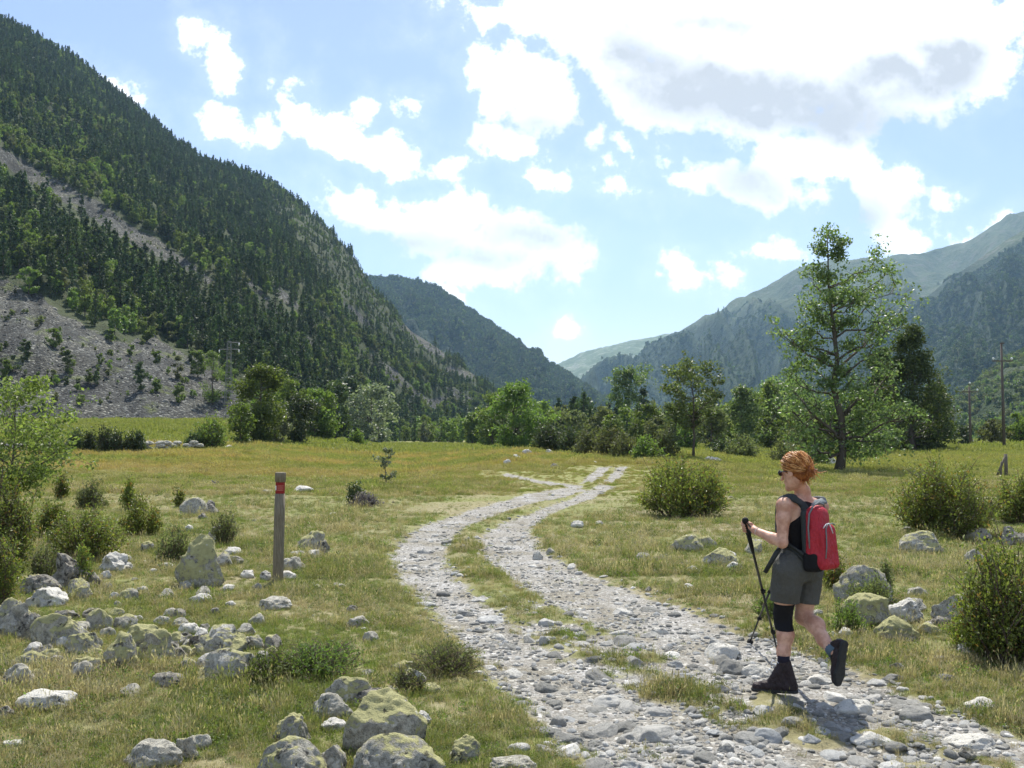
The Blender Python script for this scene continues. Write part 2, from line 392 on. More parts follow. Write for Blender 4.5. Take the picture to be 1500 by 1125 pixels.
# ================================================================ ground mesh
def make_ground():
    rr = [.0, .6, 1.2, 2.0]
    while rr[-1] < 4.0: rr.append(rr[-1] * 1.03)
    while rr[-1] < 90: rr.append(rr[-1] * 1.0075)
    while rr[-1] < 6800: rr.append(rr[-1] * 1.045)
    rr = np.array(rr[1:])
    A = 36
    th = np.concatenate([np.linspace(-A, A, 820), np.linspace(A, 360 - A, 90)[1:-1]]) * math.pi / 180
    na = len(th); nr = len(rr)
    x = rr[:, None] * np.sin(th)[None]; y = rr[:, None] * np.cos(th)[None]
    z = H(x, y)
    far = np.hypot(x, y) > 3000
    z = np.where(far, z - (np.hypot(x, y) - 3000) * .0, z)
    tk = track(x, y)
    v = np.stack([x, y, z], -1).reshape(-1, 3); v = np.vstack([v, [0, 0, zat(0, 0)]])
    tkf = np.concatenate([tk.ravel(), [-9]])
    i = np.arange(nr - 1)[:, None] * na; j = np.arange(na)[None]; j2 = (j + 1) % na
    q = np.stack([i + j, i + na + j, i + na + j2, i + j2], -1).reshape(-1, 4)
    c = nr * na
    t3 = np.array([(c, k, (k + 1) % na) for k in range(na)])
    t = NT('ground_soil')
    P = t.pos(); tr = t.attr('track')
    e = t.math('ADD', tr, t.math('MULTIPLY', t.math('SUBTRACT', t.noise(P, 3.5, 5, .65), .5), .42))
    m = t.rng(e, -.06, .05)
    # grassy soil
    n1 = t.noise(P, .35, 4); n2 = t.noise(P, 6, 5, .7); n3 = t.noise(P, 60, 3, .7)
    soil = t.ramp(n2, [(.3, (.13, .108, .062)), (.5, (.21, .185, .10)), (.68, (.29, .26, .155))])
    green = t.ramp(n2, [(.3, (.11, .12, .035)), (.6, (.185, .195, .065)), (.75, (.25, .235, .10))])
    base = t.mix(t.rng(n1, .38, .6), soil, green)
    # gravel: pebbles of several sizes
    va = t.n('ShaderNodeTexVoronoi'); t.set(va.inputs['Vector'], P); va.inputs['Scale'].default_value = 34
    vb = t.n('ShaderNodeTexVoronoi'); t.set(vb.inputs['Vector'], P); vb.inputs['Scale'].default_value = 90
    cs = t.n('ShaderNodeSeparateColor'); t.set(cs.inputs[0], va.outputs['Color'])
    cs2 = t.n('ShaderNodeSeparateColor'); t.set(cs2.inputs[0], vb.outputs['Color'])
    peb = t.ramp(cs.outputs[0], [(.0, (.18, .178, .165)), (.5, (.26, .257, .243)), (.82, (.34, .337, .32)), (1, (.52, .52, .5))])
    fine = t.ramp(cs2.outputs[1], [(.0, (.14, .132, .115)), (.6, (.24, .23, .21)), (1, (.42, .41, .39))])
    gr = t.mix(t.rng(cs.outputs[2], .45, .55), fine, peb)
    dust = t.ramp(t.noise(P, 1.6, 4), [(.35, (.7, .66, .56)), (.65, (1.08, 1.08, 1.1))])
    gr = t.mix(1.0, gr, dust, 'MULTIPLY')
    spy = t.n('ShaderNodeSeparateXYZ'); t.set(spy.inputs[0], P)
    base = t.mix(t.math('MULTIPLY', t.rng(spy.outputs[1], 18.0, 40.0), .75), base, t.mix(n2, (.13, .15, .035), (.25, .24, .085)))
    col = t.mix(m, base, gr)
    hgt = t.math('ADD', t.math('MULTIPLY', va.outputs['Distance'], -1.0), t.math('MULTIPLY', vb.outputs['Distance'], -.45))
    hg = t.math('ADD', t.math('MULTIPLY', hgt, m), t.math('MULTIPLY', n3, t.math('SUBTRACT', 1.0, m)))
    b = t.bsdf(col, .92, .25, t.bump(hg, .011, .8))
    mat = t.surf(b)
    me = npmesh('ground', v, [q, t3], mat, True, {'track': ('POINT', 'FLOAT', np.clip(tkf, -1, 1))})
    o = link('ground', me); tag(o, kind='structure')
    return o
ground = make_ground()

# ================================================================ mountains
def interp_cols(cols, px, k):
    a = np.array(cols, float); return np.interp(px, a[:, 0], a[:, k])
class Mountain:
    """slope rising from a foot line to a ridge line; both at real distances"""
    def __init__(s, cols, power=1.0, amp=14, gully=26, gscale=1 / 120., seed=3, zb=-2.0, gw=60., shear=1.6):
        s.cols = sorted(cols); s.power = power; s.amp = amp; s.gully = gully; s.gs = gscale; s.seed = seed; s.zb = zb; s.gw = gw; s.shear = shear
    def point(s, px, t):
        px, t = np.broadcast_arrays(np.asarray(px, float), np.asarray(t, float))
        pr = interp_cols(s.cols, px, 1); D = interp_cols(s.cols, px, 2); d = interp_cols(s.cols, px, 3)
        pr = pr + 3.0 * perlin(px / 23., px * 0 + .3, s.seed + 5) + 1.5 * perlin(px / 7., px * 0 + .7, s.seed + 6)
        a = (px - 750) / FPX; b = (562.5 - pr) / FPX
        cp, sp = math.cos(PITCH), math.sin(PITCH)
        fy = cp - b * sp; ur = a / fy; vr = (sp + b * cp) / fy
        f0 = cp + 77.5 / FPX * sp; u0 = a / f0
        tc = np.minimum(t, 1.0)
        y = d + (D - d) * tc
        u = u0 + (ur - u0) * tc
        x = u * y
        zr = CAM_Z + vr * D
        z = s.zb + (zr - s.zb) * tc ** s.power
        env = np.sin(np.pi * np.clip(tc, 0, 1)) ** .7
        w = (x * .93 + y * .37) * s.gs; q = (-x * .37 + y * .93) * s.gs
        # ribs and gullies running down the slope
        gc = px / s.gw + t * s.shear + .7 * perlin(px / 90., t * 3, s.seed + 2)
        g = 1 - np.abs(perlin(gc, t * 1.6, s.seed + 1)) * 2 + .4 * perlin(gc * 2.7, t * 3.1, s.seed + 9)
        z = z + env * (s.gully * (g - .6) + s.amp * fbm(w * 2, q * 2, 5, s.seed))
        over = np.maximum(t - 1, 0)                       # behind the ridge
        y = y + over * D * .5; x = x + over * D * .5 * ur; z = z - over * (zr + 20) * 1.3
        return x, y, z
    def mesh(s, name, ncol, nrow, mat, scree=None):
        x0, x1 = s.cols[0][0], s.cols[-1][0]
        px = np.linspace(x0, x1, ncol)
        t = np.concatenate([np.linspace(0, 1, nrow), [1.02, 1.1, 1.3, 1.9]])
        PX, T = np.meshgrid(px, t)
        x, y, z = s.point(PX, T)
        n = ncol; i = np.arange(len(t) - 1)[:, None] * n; j = np.arange(n - 1)[None]
        q = np.stack([i + j, i + j + 1, i + n + j + 1, i + n + j], -1).reshape(-1, 4)
        at = {}
        if scree is not None:
            at['scree'] = ('POINT', 'FLOAT', scree(*topix(x, y, z)))
        at['hill'] = ('POINT', 'FLOAT', T)
        o = link(name, npmesh(name, np.stack([x, y, z], -1).reshape(-1, 3), q, mat, True, at))
        tag(o, kind='structure'); return o
def topix(x, y, z):
    cp, sp = math.cos(PITCH), math.sin(PITCH)
    zz = z - CAM_Z; f = y * cp + zz * sp; up = -y * sp + zz * cp
    f = np.maximum(f, 1e-3)
    return 750 + FPX * x / f, 562.5 - FPX * up / f

SCREE_LOW = [(-600, 200), (-300, 300), (0, 408), (60, 436), (110, 470), (150, 492), (185, 503), (225, 492), (270, 515), (325, 550), (372, 606), (372, 700), (-600, 700)]
def pline(x, y, pts):
    d = np.full(np.shape(x), 1e9)
    for (x1, y1, w1), (x2, y2, w2) in zip(pts[:-1], pts[1:]):
        dx, dy = x2 - x1, y2 - y1
        t = np.clip(((x - x1) * dx + (y - y1) * dy) / (dx * dx + dy * dy), 0, 1)
        d = np.minimum(d, np.hypot(x - x1 - t * dx, y - y1 - t * dy) - (w1 + (w2 - w1) * t))
    return -d
STRIPS = [[(-200, 150, 10), (0, 228, 11), (70, 268, 12), (130, 303, 13), (190, 343, 12), (250, 375, 9), (300, 408, 5), (350, 440, 3)],
          [(330, 372, 2), (380, 430, 4), (425, 485, 6), (465, 512, 5)], [(395, 412, 3), (420, 440, 5), (440, 452, 2)],
          [(500, 440, 3), (530, 468, 3), (560, 500, 2)], [(540, 520, 3), (575, 545, 7), (610, 580, 6), (640, 600, 3)],
          [(595, 480, 6), (625, 505, 7), (655, 525, 2)], [(660, 545, 8), (700, 552, 5), (720, 566, 3)], [(600, 590, 4), (690, 585, 4)], [(455, 470, 3), (490, 500, 3)],
          [(300, 330, 2), (335, 350, 3), (350, 366, 2)], [(640, 560, 4), (690, 588, 4)]]
def scree_mask(px, py):
    n = fbm(px / 26., py / 26., 3, 9) * 10
    m = polydist(np.asarray(px, float), np.asarray(py, float), SCREE_LOW)
    s = sstep(-4, 5, m + n)
    for st in STRIPS: s = np.maximum(s, sstep(-3, 3, pline(px, py, st) + n * .45))
    return s
def cliff_mask(px, py):                 # thin rocky ground near the crest
    a = pline(px, py, [(400, 300, 10), (470, 360, 30), (520, 420, 34), (560, 470, 22), (640, 530, 16), (720, 580, 10)])
    return sstep(-12, 18, a + fbm(px / 20., py / 20., 3, 4) * 22)

LEFT = Mountain([(-1300, -300, 620, 60), (-700, -260, 720, 85), (-300, -130, 800, 115), (0, 31, 820, 140), (45, 52, 835, 141), (100, 84, 850, 143), (130, 106, 860, 145), (205, 168, 880, 148), (260, 212, 890, 152),
                 (300, 238, 900, 156), (345, 250, 900, 162), (400, 274, 900, 185), (425, 288, 895, 200), (470, 326, 880, 240), (515, 372, 860, 290), (545, 420, 850, 320),
                 (570, 446, 845, 350), (600, 484, 840, 390), (640, 510, 830, 450), (690, 545, 815, 530), (740, 584, 800, 620), (770, 610, 800, 680), (800, 646, 800, 740)],
                power=1.12, amp=12, gully=7, gw=110., shear=-3.0, seed=3)
def mat_leftslope():
    t = NT('mountain_soil'); P = t.pos(); sc = t.attr('scree')
    vo = t.n('ShaderNodeTexVoronoi'); t.set(vo.inputs['Vector'], P); vo.inputs['Scale'].default_value = 2.3
    cs = t.n('ShaderNodeSeparateColor'); t.set(cs.inputs[0], vo.outputs['Color'])
    big = t.noise(P, .06, 5, .6)
    st = t.ramp(cs.outputs[0], [(0, (.030, .031, .030)), (.5, (.055, .058, .056)), (.85, (.090, .093, .088)), (1, (.25, .255, .24))])
    tint = t.ramp(big, [(.3, (.62, .62, .62)), (.5, (1, 1, .97)), (.72, (1.15, 1.1, .94))])
    st = t.mix(1.0, st, tint, 'MULTIPLY')
    strk = t.noise(t.scalev(P, (.16, .05, .03)), 1.0, 5, .65)
    st = t.mix(1.0, st, t.ramp(strk, [(.38, (.55, .55, .56)), (.5, (1, 1, 1)), (.64, (1.25, 1.2, 1.1))]), 'MULTIPLY')
    gpat = t.rng(t.noise(P, .11, 5, .7), .56, .68)
    st = t.mix(t.math('MULTIPLY', gpat, .75), st, (.10, .12, .04))
    soil = t.ramp(t.noise(P, .25, 5, .65), [(.35, (.032, .042, .018)), (.55, (.05, .066, .026)), (.7, (.085, .085, .05))])
    m = t.rng(t.math('ADD', sc, t.math('MULTIPLY', t.math('SUBTRACT', t.noise(P, .5, 4, .7), .5), .7)), .35, .65)
    h = t.math('MULTIPLY', vo.outputs['Distance'], -1.0)
    return t.surf(t.bsdf(t.mix(m, soil, st), .95, .2, t.bump(h, .35, .9)))
left_o = LEFT.mesh('mountain', 520, 260, mat_leftslope(), lambda px, py: np.maximum(scree_mask(px, py), cliff_mask(px, py) * .36))

def mat_far(name, c_for, c_grass, c_rock, zline, zsoft, rockamt=.5, patch=.004, sc=1.0):
    t = NT(name); P = t.pos()
    sp = t.n('ShaderNodeSeparateXYZ'); t.set(sp.inputs[0], P)
    n = t.noise(P, patch * 1.6, 6, .62); n2 = t.noise(P, patch * 9, 5, .7); n3 = t.noise(P, .07 * sc, 4, .7)
    zz = t.math('ADD', sp.outputs[2], t.math('MULTIPLY', t.math('SUBTRACT', n, .5), zsoft * 3))
    f = t.rng(zz, zline - zsoft, zline + zsoft)
    fo = t.mix(t.rng(n3, .3, .7), tuple(c * .65 for c in c_for), tuple(c * 1.35 for c in c_for))
    gc = t.mix(t.rng(n2, .35, .65), tuple(c * .75 for c in c_grass), tuple(c * 1.2 for c in c_grass))
    rk = t.rng(t.math('ADD', n2, t.math('MULTIPLY', n3, .4)), .78 - rockamt * .2, .86)
    gc = t.mix(rk, gc, c_rock)
    col = t.mix(f, fo, gc)
    bn = t.math('ADD', t.math('MULTIPLY', n3, 1.0), t.math('MULTIPLY', n2, 1.6))
    return t.surf(t.bsdf(col, .95, .15, t.bump(bn, 9, .8)))
# the wooded ridge behind the left slope
MIDR = Mountain([(420, 470, 2100, 1250), (500, 420, 2200, 1250), (545, 406, 2300, 1250), (575, 404, 2300, 1250), (610, 409, 2300, 1250), (640, 420, 2300, 1250), (680, 447, 2280, 1250), (720, 474, 2250, 1250), (760, 502, 2200, 1250),
                 (800, 527, 2150, 1250), (840, 552, 2100, 1260), (870, 572, 2050, 1280), (893, 588, 2000, 1300), (930, 615, 1900, 1350), (980, 642, 1800, 1400)], power=1.05, amp=40, gully=60, gw=45., gscale=1 / 330., seed=21)
MIDR.mesh('mountain_ridge', 260, 110, mat_far('ridge_woods', (.022, .036, .018), (.06, .08, .03), (.2, .19, .17), 2000, 50))  # dark woods albedo also stands in for cloud shadow on this ridge
FARR = Mountain([(760, 560, 5600, 3300), (800, 540, 5600, 3300), (825, 528, 5600, 3300), (850, 517, 5600, 3300), (875, 510, 5600, 3300), (905, 503, 5600, 3300), (940, 496, 5600, 3300), (975, 490, 5600, 3300), (1030, 488, 5600, 3300),
                 (1100, 500, 5600, 3300)], power=1.0, amp=70, gully=50, gscale=1 / 800., seed=31)
FARR.mesh('mountain_far', 200, 90, mat_far('far_pasture', (.035, .055, .025), (.11, .145, .05), (.26, .25, .22), 190, 60, .4, .0016))
RIGHT = Mountain([(820, 600, 3300, 2000), (870, 566, 3400, 1900), (905, 545, 3500, 1800), (940, 520, 3600, 1700), (975, 497, 3700, 1600), (990, 488, 3750, 1550), (1015, 474, 3800, 1500), (1040, 462, 3800, 1500), (1060, 456, 3800, 1500), (1100, 428, 3850, 1450),
                  (1125, 418, 3900, 1450), (1165, 396, 3950, 1400), (1200, 384, 4000, 1400), (1250, 380, 4100, 1400), (1290, 378, 4200, 1400), (1320, 372, 4200, 1400), (1345, 371, 4200, 1400), (1385, 362, 4250, 1400), (1425, 350, 4250, 1400),
                  (1450, 332, 4250, 1400), (1475, 317, 4250, 1400), (1500, 310, 4250, 1400), (1560, 285, 4250, 1400), (1700, 230, 4200, 1300), (2100, 150, 4000, 1200), (2900, 80, 3500, 1000)], power=1.25, amp=90, gully=210, gw=75., shear=2.2, gscale=1 / 700., seed=44)
RIGHT.mesh('mountain_right', 420, 170, mat_far('right_slopes', (.026, .044, .020), (.066, .088, .032), (.105, .105, .07), 400, 90, .4, .0022))  # lower woods: dark forest colour, cloud shadow included in it
SPUR = Mountain([(1080, 646, 1500, 1300), (1150, 610, 1900, 1250), (1210, 560, 2150, 1200), (1270, 510, 2350, 1150), (1330, 462, 2500, 1100), (1370, 425, 2600, 1050), (1400, 403, 2650, 1000), (1440, 375, 2700, 1000), (1470, 355, 2700, 1000), (1500, 338, 2700, 1000),
                 (1600, 290, 2700, 950), (1800, 220, 2600, 900), (2300, 140, 2400, 800), (2900, 120, 2200, 700)], power=1.15, amp=60, gully=110, gw=80., shear=2.0, gscale=1 / 400., seed=57)
SPUR.mesh('mountain_spur', 330, 150, mat_far('spur_woods', (.026, .042, .020), (.075, .105, .035), (.2, .19, .17), 560, 120, .5, .003))
NEARR = Mountain([(1290, 646, 620, 560), (1340, 630, 680, 520), (1385, 606, 740, 480), (1410, 580, 780, 450), (1440, 552, 820, 430), (1470, 532, 850, 410), (1500, 512, 870, 400), (1600, 450, 900, 360), (1800, 350, 900, 300), (2300, 200, 850, 230), (2900, 150, 800, 180)],
                 power=1.1, amp=9, gully=9, gscale=1 / 120., seed=63)
NEARR.mesh('hillside', 220, 90, mat_far('hillside_scrub', (.045, .07, .025), (.09, .13, .04), (.22, .2, .17), 60, 60, .7, .02, 4))
# ================================================================ leaves, crowns, stems
M_PINE = leafmat('pine_needles', (.030, .052, .020), (.060, .092, .034), None, .22, .6, .3)
M_PINE2 = leafmat('pine_needles_light', (0.050, 0.083, 0.029), (0.094, 0.138, 0.046), None, .25, .6, .3)
M_GREEN = leafmat('broad_leaves', (0.081, 0.122, 0.033), (0.156, 0.213, 0.056), None, 0.48, .5, .4)
M_BRIGHT = leafmat('bright_leaves', (.10, .15, .035), (.18, .235, .06), None, .45, .5, .4)
M_SILVER = leafmat('silvery_leaves', (.11, .135, .08), (.25, .28, .19), None, .35, .45, .5)
M_DARK = leafmat('dark_leaves', (0.038, 0.062, 0.024), (0.088, 0.119, 0.043), None, 0.33, .45, .5)
M_POPLAR = leafmat('poplar_leaves', (0.072, 0.111, 0.039), (0.182, 0.247, 0.104), (.22, .26, .13), 0.48, .42, .45)
M_OLIVE = leafmat('olive_scrub_leaves', (0.088, 0.106, 0.044), (0.175, 0.194, 0.094), None, 0.42, .6, .3)
M_BOX = leafmat('boxwood_leaves', (0.090, 0.126, 0.030), (0.234, 0.270, 0.072), (.22, .15, .05), 0.45, .45, .35)
M_BOXY = leafmat('boxwood_yellow_leaves', (.09, .14, .02), (.24, .27, .04), (.35, .16, .05), .4, .35, .6)
M_WILLOW = leafmat('willow_leaves', (.11, .145, .042), (.20, .235, .08), None, .5, .5, .4)
M_LAV = leafmat('grey_purple_twigs', (.16, .14, .17), (.26, .23, .26), None, .2, .7, .2)
def mat_bark(name, c):
    t = NT(name); P = t.scalev(t.obj(), (1, 1, .25))
    n = t.noise(P, 14, 5, .7)
    return t.surf(t.bsdf(t.mix(n, tuple(k * .5 for k in c), tuple(k * 1.4 for k in c)), .9, .2, t.bump(n, .03)))
M_BARK = mat_bark('bark', (.10, .085, .07)); M_TWIG = mat_bark('twig_bark', (.13, .10, .075))

def leaf_mesh(name, c, size, mat, aspect=.55, up=.25, r=None, nrm=None, along=None):
    """many small leaf-sized faces: c (n,3) centres, size (n,)"""
    r = r or rng
    n = len(c); size = np.broadcast_to(size, (n,))
    if along is None:
        along = r.normal(size=(n, 3))
    along = along / (np.linalg.norm(along, axis=1)[:, None] + 1e-9)
    nn = r.normal(size=(n, 3)); nn[:, 2] += up * 3
    b = np.cross(nn, along); b /= np.linalg.norm(b, axis=1)[:, None] + 1e-9
    s = (size * r.uniform(.6, 1.3, n))[:, None]
    fold = np.cross(along, b) * s * .18
    v = np.stack([c + along * s, c + b * s * aspect + fold, c - along * s, c - b * s * aspect + fold], 1).reshape(-1, 3)
    f = np.arange(4 * n).reshape(-1, 4)
    return npmesh(name, v, f, mat, False, {'rnd': ('FACE', 'FLOAT', r.uniform(0, 1, n))})
def curve_pts(a, b, sag=.0, wig=.05, n=6, r=None):
    r = r or rng; a = np.asarray(a, float); b = np.asarray(b, float); t = np.linspace(0, 1, n)[:, None]
    ln = np.linalg.norm(b - a)
    p = a + (b - a) * t; p[:, 2] += sag * ln * np.sin(np.pi * t[:, 0])
    w = r.normal(size=(n, 3)) * wig * ln; w[0] = 0; w[-1] = 0
    return p + w
def limb_tree(h, tips, r, trunk_r, leaf, nleaf, lo=.2, spread=.10, wig=.04, top=.93, sub=3, sag=-.06, lean=(0, 0), zmin=0.0, fill=.35):
    """returns wood MB and leaf centres; tips are (n,3) limb ends"""
    wood = MB()
    top_p = np.array([lean[0], lean[1], h * top])
    tr = curve_pts((0, 0, -.15), top_p, 0, .012, 9, r)
    tr[0][:2] = 0
    rad = trunk_r * (1 - .93 * np.linspace(0, 1, 9) ** 1.0); rad[0] *= 1.35
    wood.tube(tr, rad, 9)
    zs = tr[:, 2]
    C = []
    for tp in tips:
        tp = np.asarray(tp, float)
        hr = np.hypot(tp[0] - lean[0] * tp[2] / h, tp[1])
        za = max(lo * h, min(tp[2] - hr * r.uniform(.35, .9), h * top * .96))
        if za > tp[2]: za = max(lo * h * .6, tp[2] - .1 * h)
        k = np.interp(za, zs, np.arange(9)); base = tr[int(k)] + (tr[min(int(k) + 1, 8)] - tr[int(k)]) * (k - int(k))
        ln = np.linalg.norm(tp - base) + 1e-6
        lp = curve_pts(base, tp, sag * -1 if False else sag, wig, 7, r)
        r0 = min(np.interp(za, zs, rad) * .6, .022 * ln + .008)
        wood.tube(lp, np.linspace(r0, r0 * .12 + .003, 7), 5)
        C.append((tp, 1.0)); 
        for s in range(sub):
            q = r.uniform(.35, .95); i = q * 6; p = lp[int(i)] + (lp[min(int(i) + 1, 6)] - lp[int(i)]) * (i - int(i))
            e = p + r.normal(size=3) * ln * .20 + (tp - base) * .14
            e[2] = max(e[2], zmin)
            sp = curve_pts(p, e, .03, .05, 4, r)
            wood.tube(sp, np.linspace(r0 * .35, .003, 4), 4, False)
            C.append((e, .7)); C.append(((p + e) / 2, .35))
        C.append((lp[4], fill))
    cen = np.array([c for c, _ in C]); wt = np.array([w for _, w in C]); wt /= wt.sum()
    k = r.choice(len(cen), nleaf, p=wt)
    off = r.normal(size=(nleaf, 3)); off *= (r.uniform(.2, 1, nleaf) ** .5 / np.linalg.norm(off, axis=1))[:, None]
    sz = spread * h * r.uniform(.6, 1.25, len(cen))
    L_ = cen[k] + off * sz[k][:, None] * np.array([1, 1, .75])
    L_ = L_[L_[:, 2] > max(zmin * .5, .02)]
    return wood, L_
def tips_ellipsoid(h, rad, z0, n, r, flat=1.0, top_pointy=.0):
    out = []
    for _ in range(n * 4):
        if len(out) >= n: break
        z = r.uniform(z0, 1.0)
        tz = (z - z0) / (1 - z0)
        w = math.sqrt(max(0, 1 - (2 * tz ** (1 - top_pointy * .35) - 1) ** 2)) * (1 - top_pointy * tz * .6)
        a = r.uniform(0, 2 * math.pi); q = r.uniform(.45, 1) ** .6
        out.append((math.cos(a) * rad * w * q, math.sin(a) * rad * w * q * flat, z * h))
    return out
def place_tree(name, label, cat, group, base, wood, leaves, lsize, mat, bark=None, r=None, aspect=.6, up=.25, tparts=('trunk', 'crown')):
    e = bpy.data.objects.new(name, None); COL.objects.link(e); e.location = base; e.empty_display_size = .3
    tag(e, label, cat, group)
    link(tparts[0], wood.mesh(tparts[0], bark or M_BARK), e)
    link(tparts[1], leaf_mesh(tparts[1], leaves, lsize, mat, aspect, up, r), e)
    return e

def broadleaf(px, pb, pt, w, mat, label, name='broadleaf_tree', cat='tree', group='trees on the valley floor', z0=.12, dens=5.5, ntips=None, trunk=.022, pointy=0.0, leafpx=4.4, seed=None, spread=.12, lo=.12, depth=None):
    r = np.random.default_rng(seed if seed is not None else int(px * 7 + pb))
    b = P3(px, pb) if depth is None else None
    if depth is not None:
        q = W3(px, pb, depth); b = Vector((q[0], depth, zat(q[0], depth)))
    k = b.y / FPX; h = (pb - pt) * k
    if depth is not None: h = W3(px, pt, depth)[2] - b.z
    rad = w / 2 * k * 1.12
    leaf = min(max(.035, leafpx * k * .5), .45)
    n = int(min(15000, dens * (math.pi * rad * h / 2) / (leaf * leaf * 1.2)))
    nt_ = ntips or int(22 + 10 * r.uniform())
    tips = tips_ellipsoid(h * .97, rad * .88, z0, nt_, r, 1, pointy)
    wood, lv = limb_tree(h, tips, r, max(.02, h * trunk), leaf, n, lo, spread, zmin=z0 * h * .4)
    return place_tree(name, label, cat, group, b, wood, lv, leaf, mat, r=r)

def conifer(px, pb, pt, w, mat, label, name='conifer_tree', group='trees on the valley floor', seed=None, dens=1.0, z0=.06, depth=None):
    r = np.random.default_rng(seed if seed is not None else int(px * 3 + pb))
    b = P3(px, pb)
    if depth is not None:
        q = W3(px, pb, depth); b = Vector((q[0], depth, zat(q[0], depth)))
    k = b.y / FPX; h = W3(px, pt, b.y)[2] - b.z; rad = w / 2 * k
    wood = MB(); wood.tube([(0, 0, -.2), (0, 0, h * .5), (0, 0, h)], [h * .022, h * .013, .01], 8)
    C = []; A = []
    nw = 46
    for i in range(nw):
        z = h * (z0 + (1 - z0) * (i / nw) ** .95)
        tz = (z / h - z0) / (1 - z0)
        rr = rad * 1.12 * (1 - tz) ** .5 * min(1, .55 + tz * 2.4)
        for j in range(int(8 - 3 * tz)):
            a = r.uniform(0, 6.283); L0 = rr * r.uniform(.6, 1.12) + .1
            e = np.array([math.cos(a) * L0, math.sin(a) * L0, z + L0 * r.uniform(-.22, .18)])
            lp = curve_pts((0, 0, z), e, -.07, .02, 5, r)
            wood.tube(lp, np.linspace(.02 * rr + .006, .004, 5), 4, False)
            m = int(26 * dens * (.4 + L0 / rad))
            q = r.uniform(.18, 1.05, m)[:, None]
            p = lp[0] + (e - lp[0]) * q; side = np.array([-math.sin(a), math.cos(a), 0])
            p = p + side * (r.normal(size=(m, 1)) * .17 * L0) + np.array([0, 0, 1]) * r.normal(size=(m, 1)) * .07 * L0
            C.append(p); A.append(np.broadcast_to((e - lp[0]) / L0, (m, 3)) + side * r.normal(size=(m, 1)) * .6 + np.array([0, 0, -.25]))
    C = np.vstack(C); A = np.vstack(A)
    e = bpy.data.objects.new(name, None); COL.objects.link(e); e.location = b; tag(e, label, 'tree', group)
    link('trunk', wood.mesh('trunk', M_BARK), e)
    link('crown', leaf_mesh('crown', C, max(.05, 2.6 * k), mat, .34, .2, r, along=A), e)
    return e

def bush(px, pb, pt, w, mat, label, name='bush', cat='bush', group='bushes on the valley floor', stems=None, leafpx=4.2, dens=1.0, seed=None, spiky=.5, leafmin=.011, bark=None, fan=1.0, depth=None, low=.12):
    """shrub of many stems fanning from the ground, each with leafy sprigs"""
    r = np.random.default_rng(seed if seed is not None else int(px * 5 + pb))
    b = P3(px, pb)
    k = b.y / FPX; h = (W3(px, pt, b.y)[2] - b.z) * .95; rad = w / 2 * k
    leaf = max(leafmin, leafpx * k * .5)
    stems = stems or int(30 + 22 * r.uniform())
    per = int(dens * max(30, min(700, 9.0 * (rad * h) / (leaf * leaf) / stems)))
    wood = MB(); C = []; A = []
    for i in range(stems):
        a = r.uniform(0, 6.283); q = r.uniform(0, 1) ** .5
        th = math.sqrt(max(.02, 1 - q * q * .92))
        hh = h * th * r.uniform(.45, 1.12) if i > 2 else h * r.uniform(.93, 1.02)
        if i <= 2: q *= .45
        root = np.array([math.cos(a), math.sin(a), 0]) * rad * q * .38 * fan
        tip = np.array([math.cos(a) * rad * q, math.sin(a) * rad * q, hh])
        lp = curve_pts(root + [0, 0, -.03], tip, .05 * q, .03, 6, r)
        wood.tube(lp[:5], np.linspace(.011 * h + .002, .002, 5), 5, False)
        ends = [(lp[1], lp[-1], .55)]
        for s in range(5):
            ii = r.uniform(1.2, 4.6); p = lp[int(ii)] + (lp[int(ii) + 1] - lp[int(ii)]) * (ii - int(ii))
            e = p + np.array([r.normal() * .2 * rad, r.normal() * .2 * rad, abs(r.normal()) * .16 * h + .05 * h]) + (tip - p) * .2
            wood.tube([p, (p + e) / 2 + r.normal(size=3) * .01 * h, e], [.005 * h + .001, .003 * h + .001, .001], 4, False)
            ends.append((p, e, .09))
        for p, e, wgt in ends:
            m = max(3, int(per * wgt)); q2 = r.uniform(low if wgt > .3 else 0, 1.02, m)[:, None]
            cc = p + (e - p) * q2 + r.normal(size=(m, 3)) * (.042 * h + leaf * .6)
            C.append(cc); d = (e - p) / (np.linalg.norm(e - p) + 1e-6)
            A.append(d * spiky + r.normal(size=(m, 3)) * .55)
    C = np.vstack(C); A = np.vstack(A); ok = C[:, 2] > .01; C = C[ok]; A = A[ok]
    e = bpy.data.objects.new(name, None); COL.objects.link(e); e.location = b; tag(e, label, cat, group)
    link('stems', wood.mesh('stems', bark or M_TWIG), e)
    link('foliage', leaf_mesh('foliage', C, leaf, mat, .5, .3, r, along=A), e)
    return e

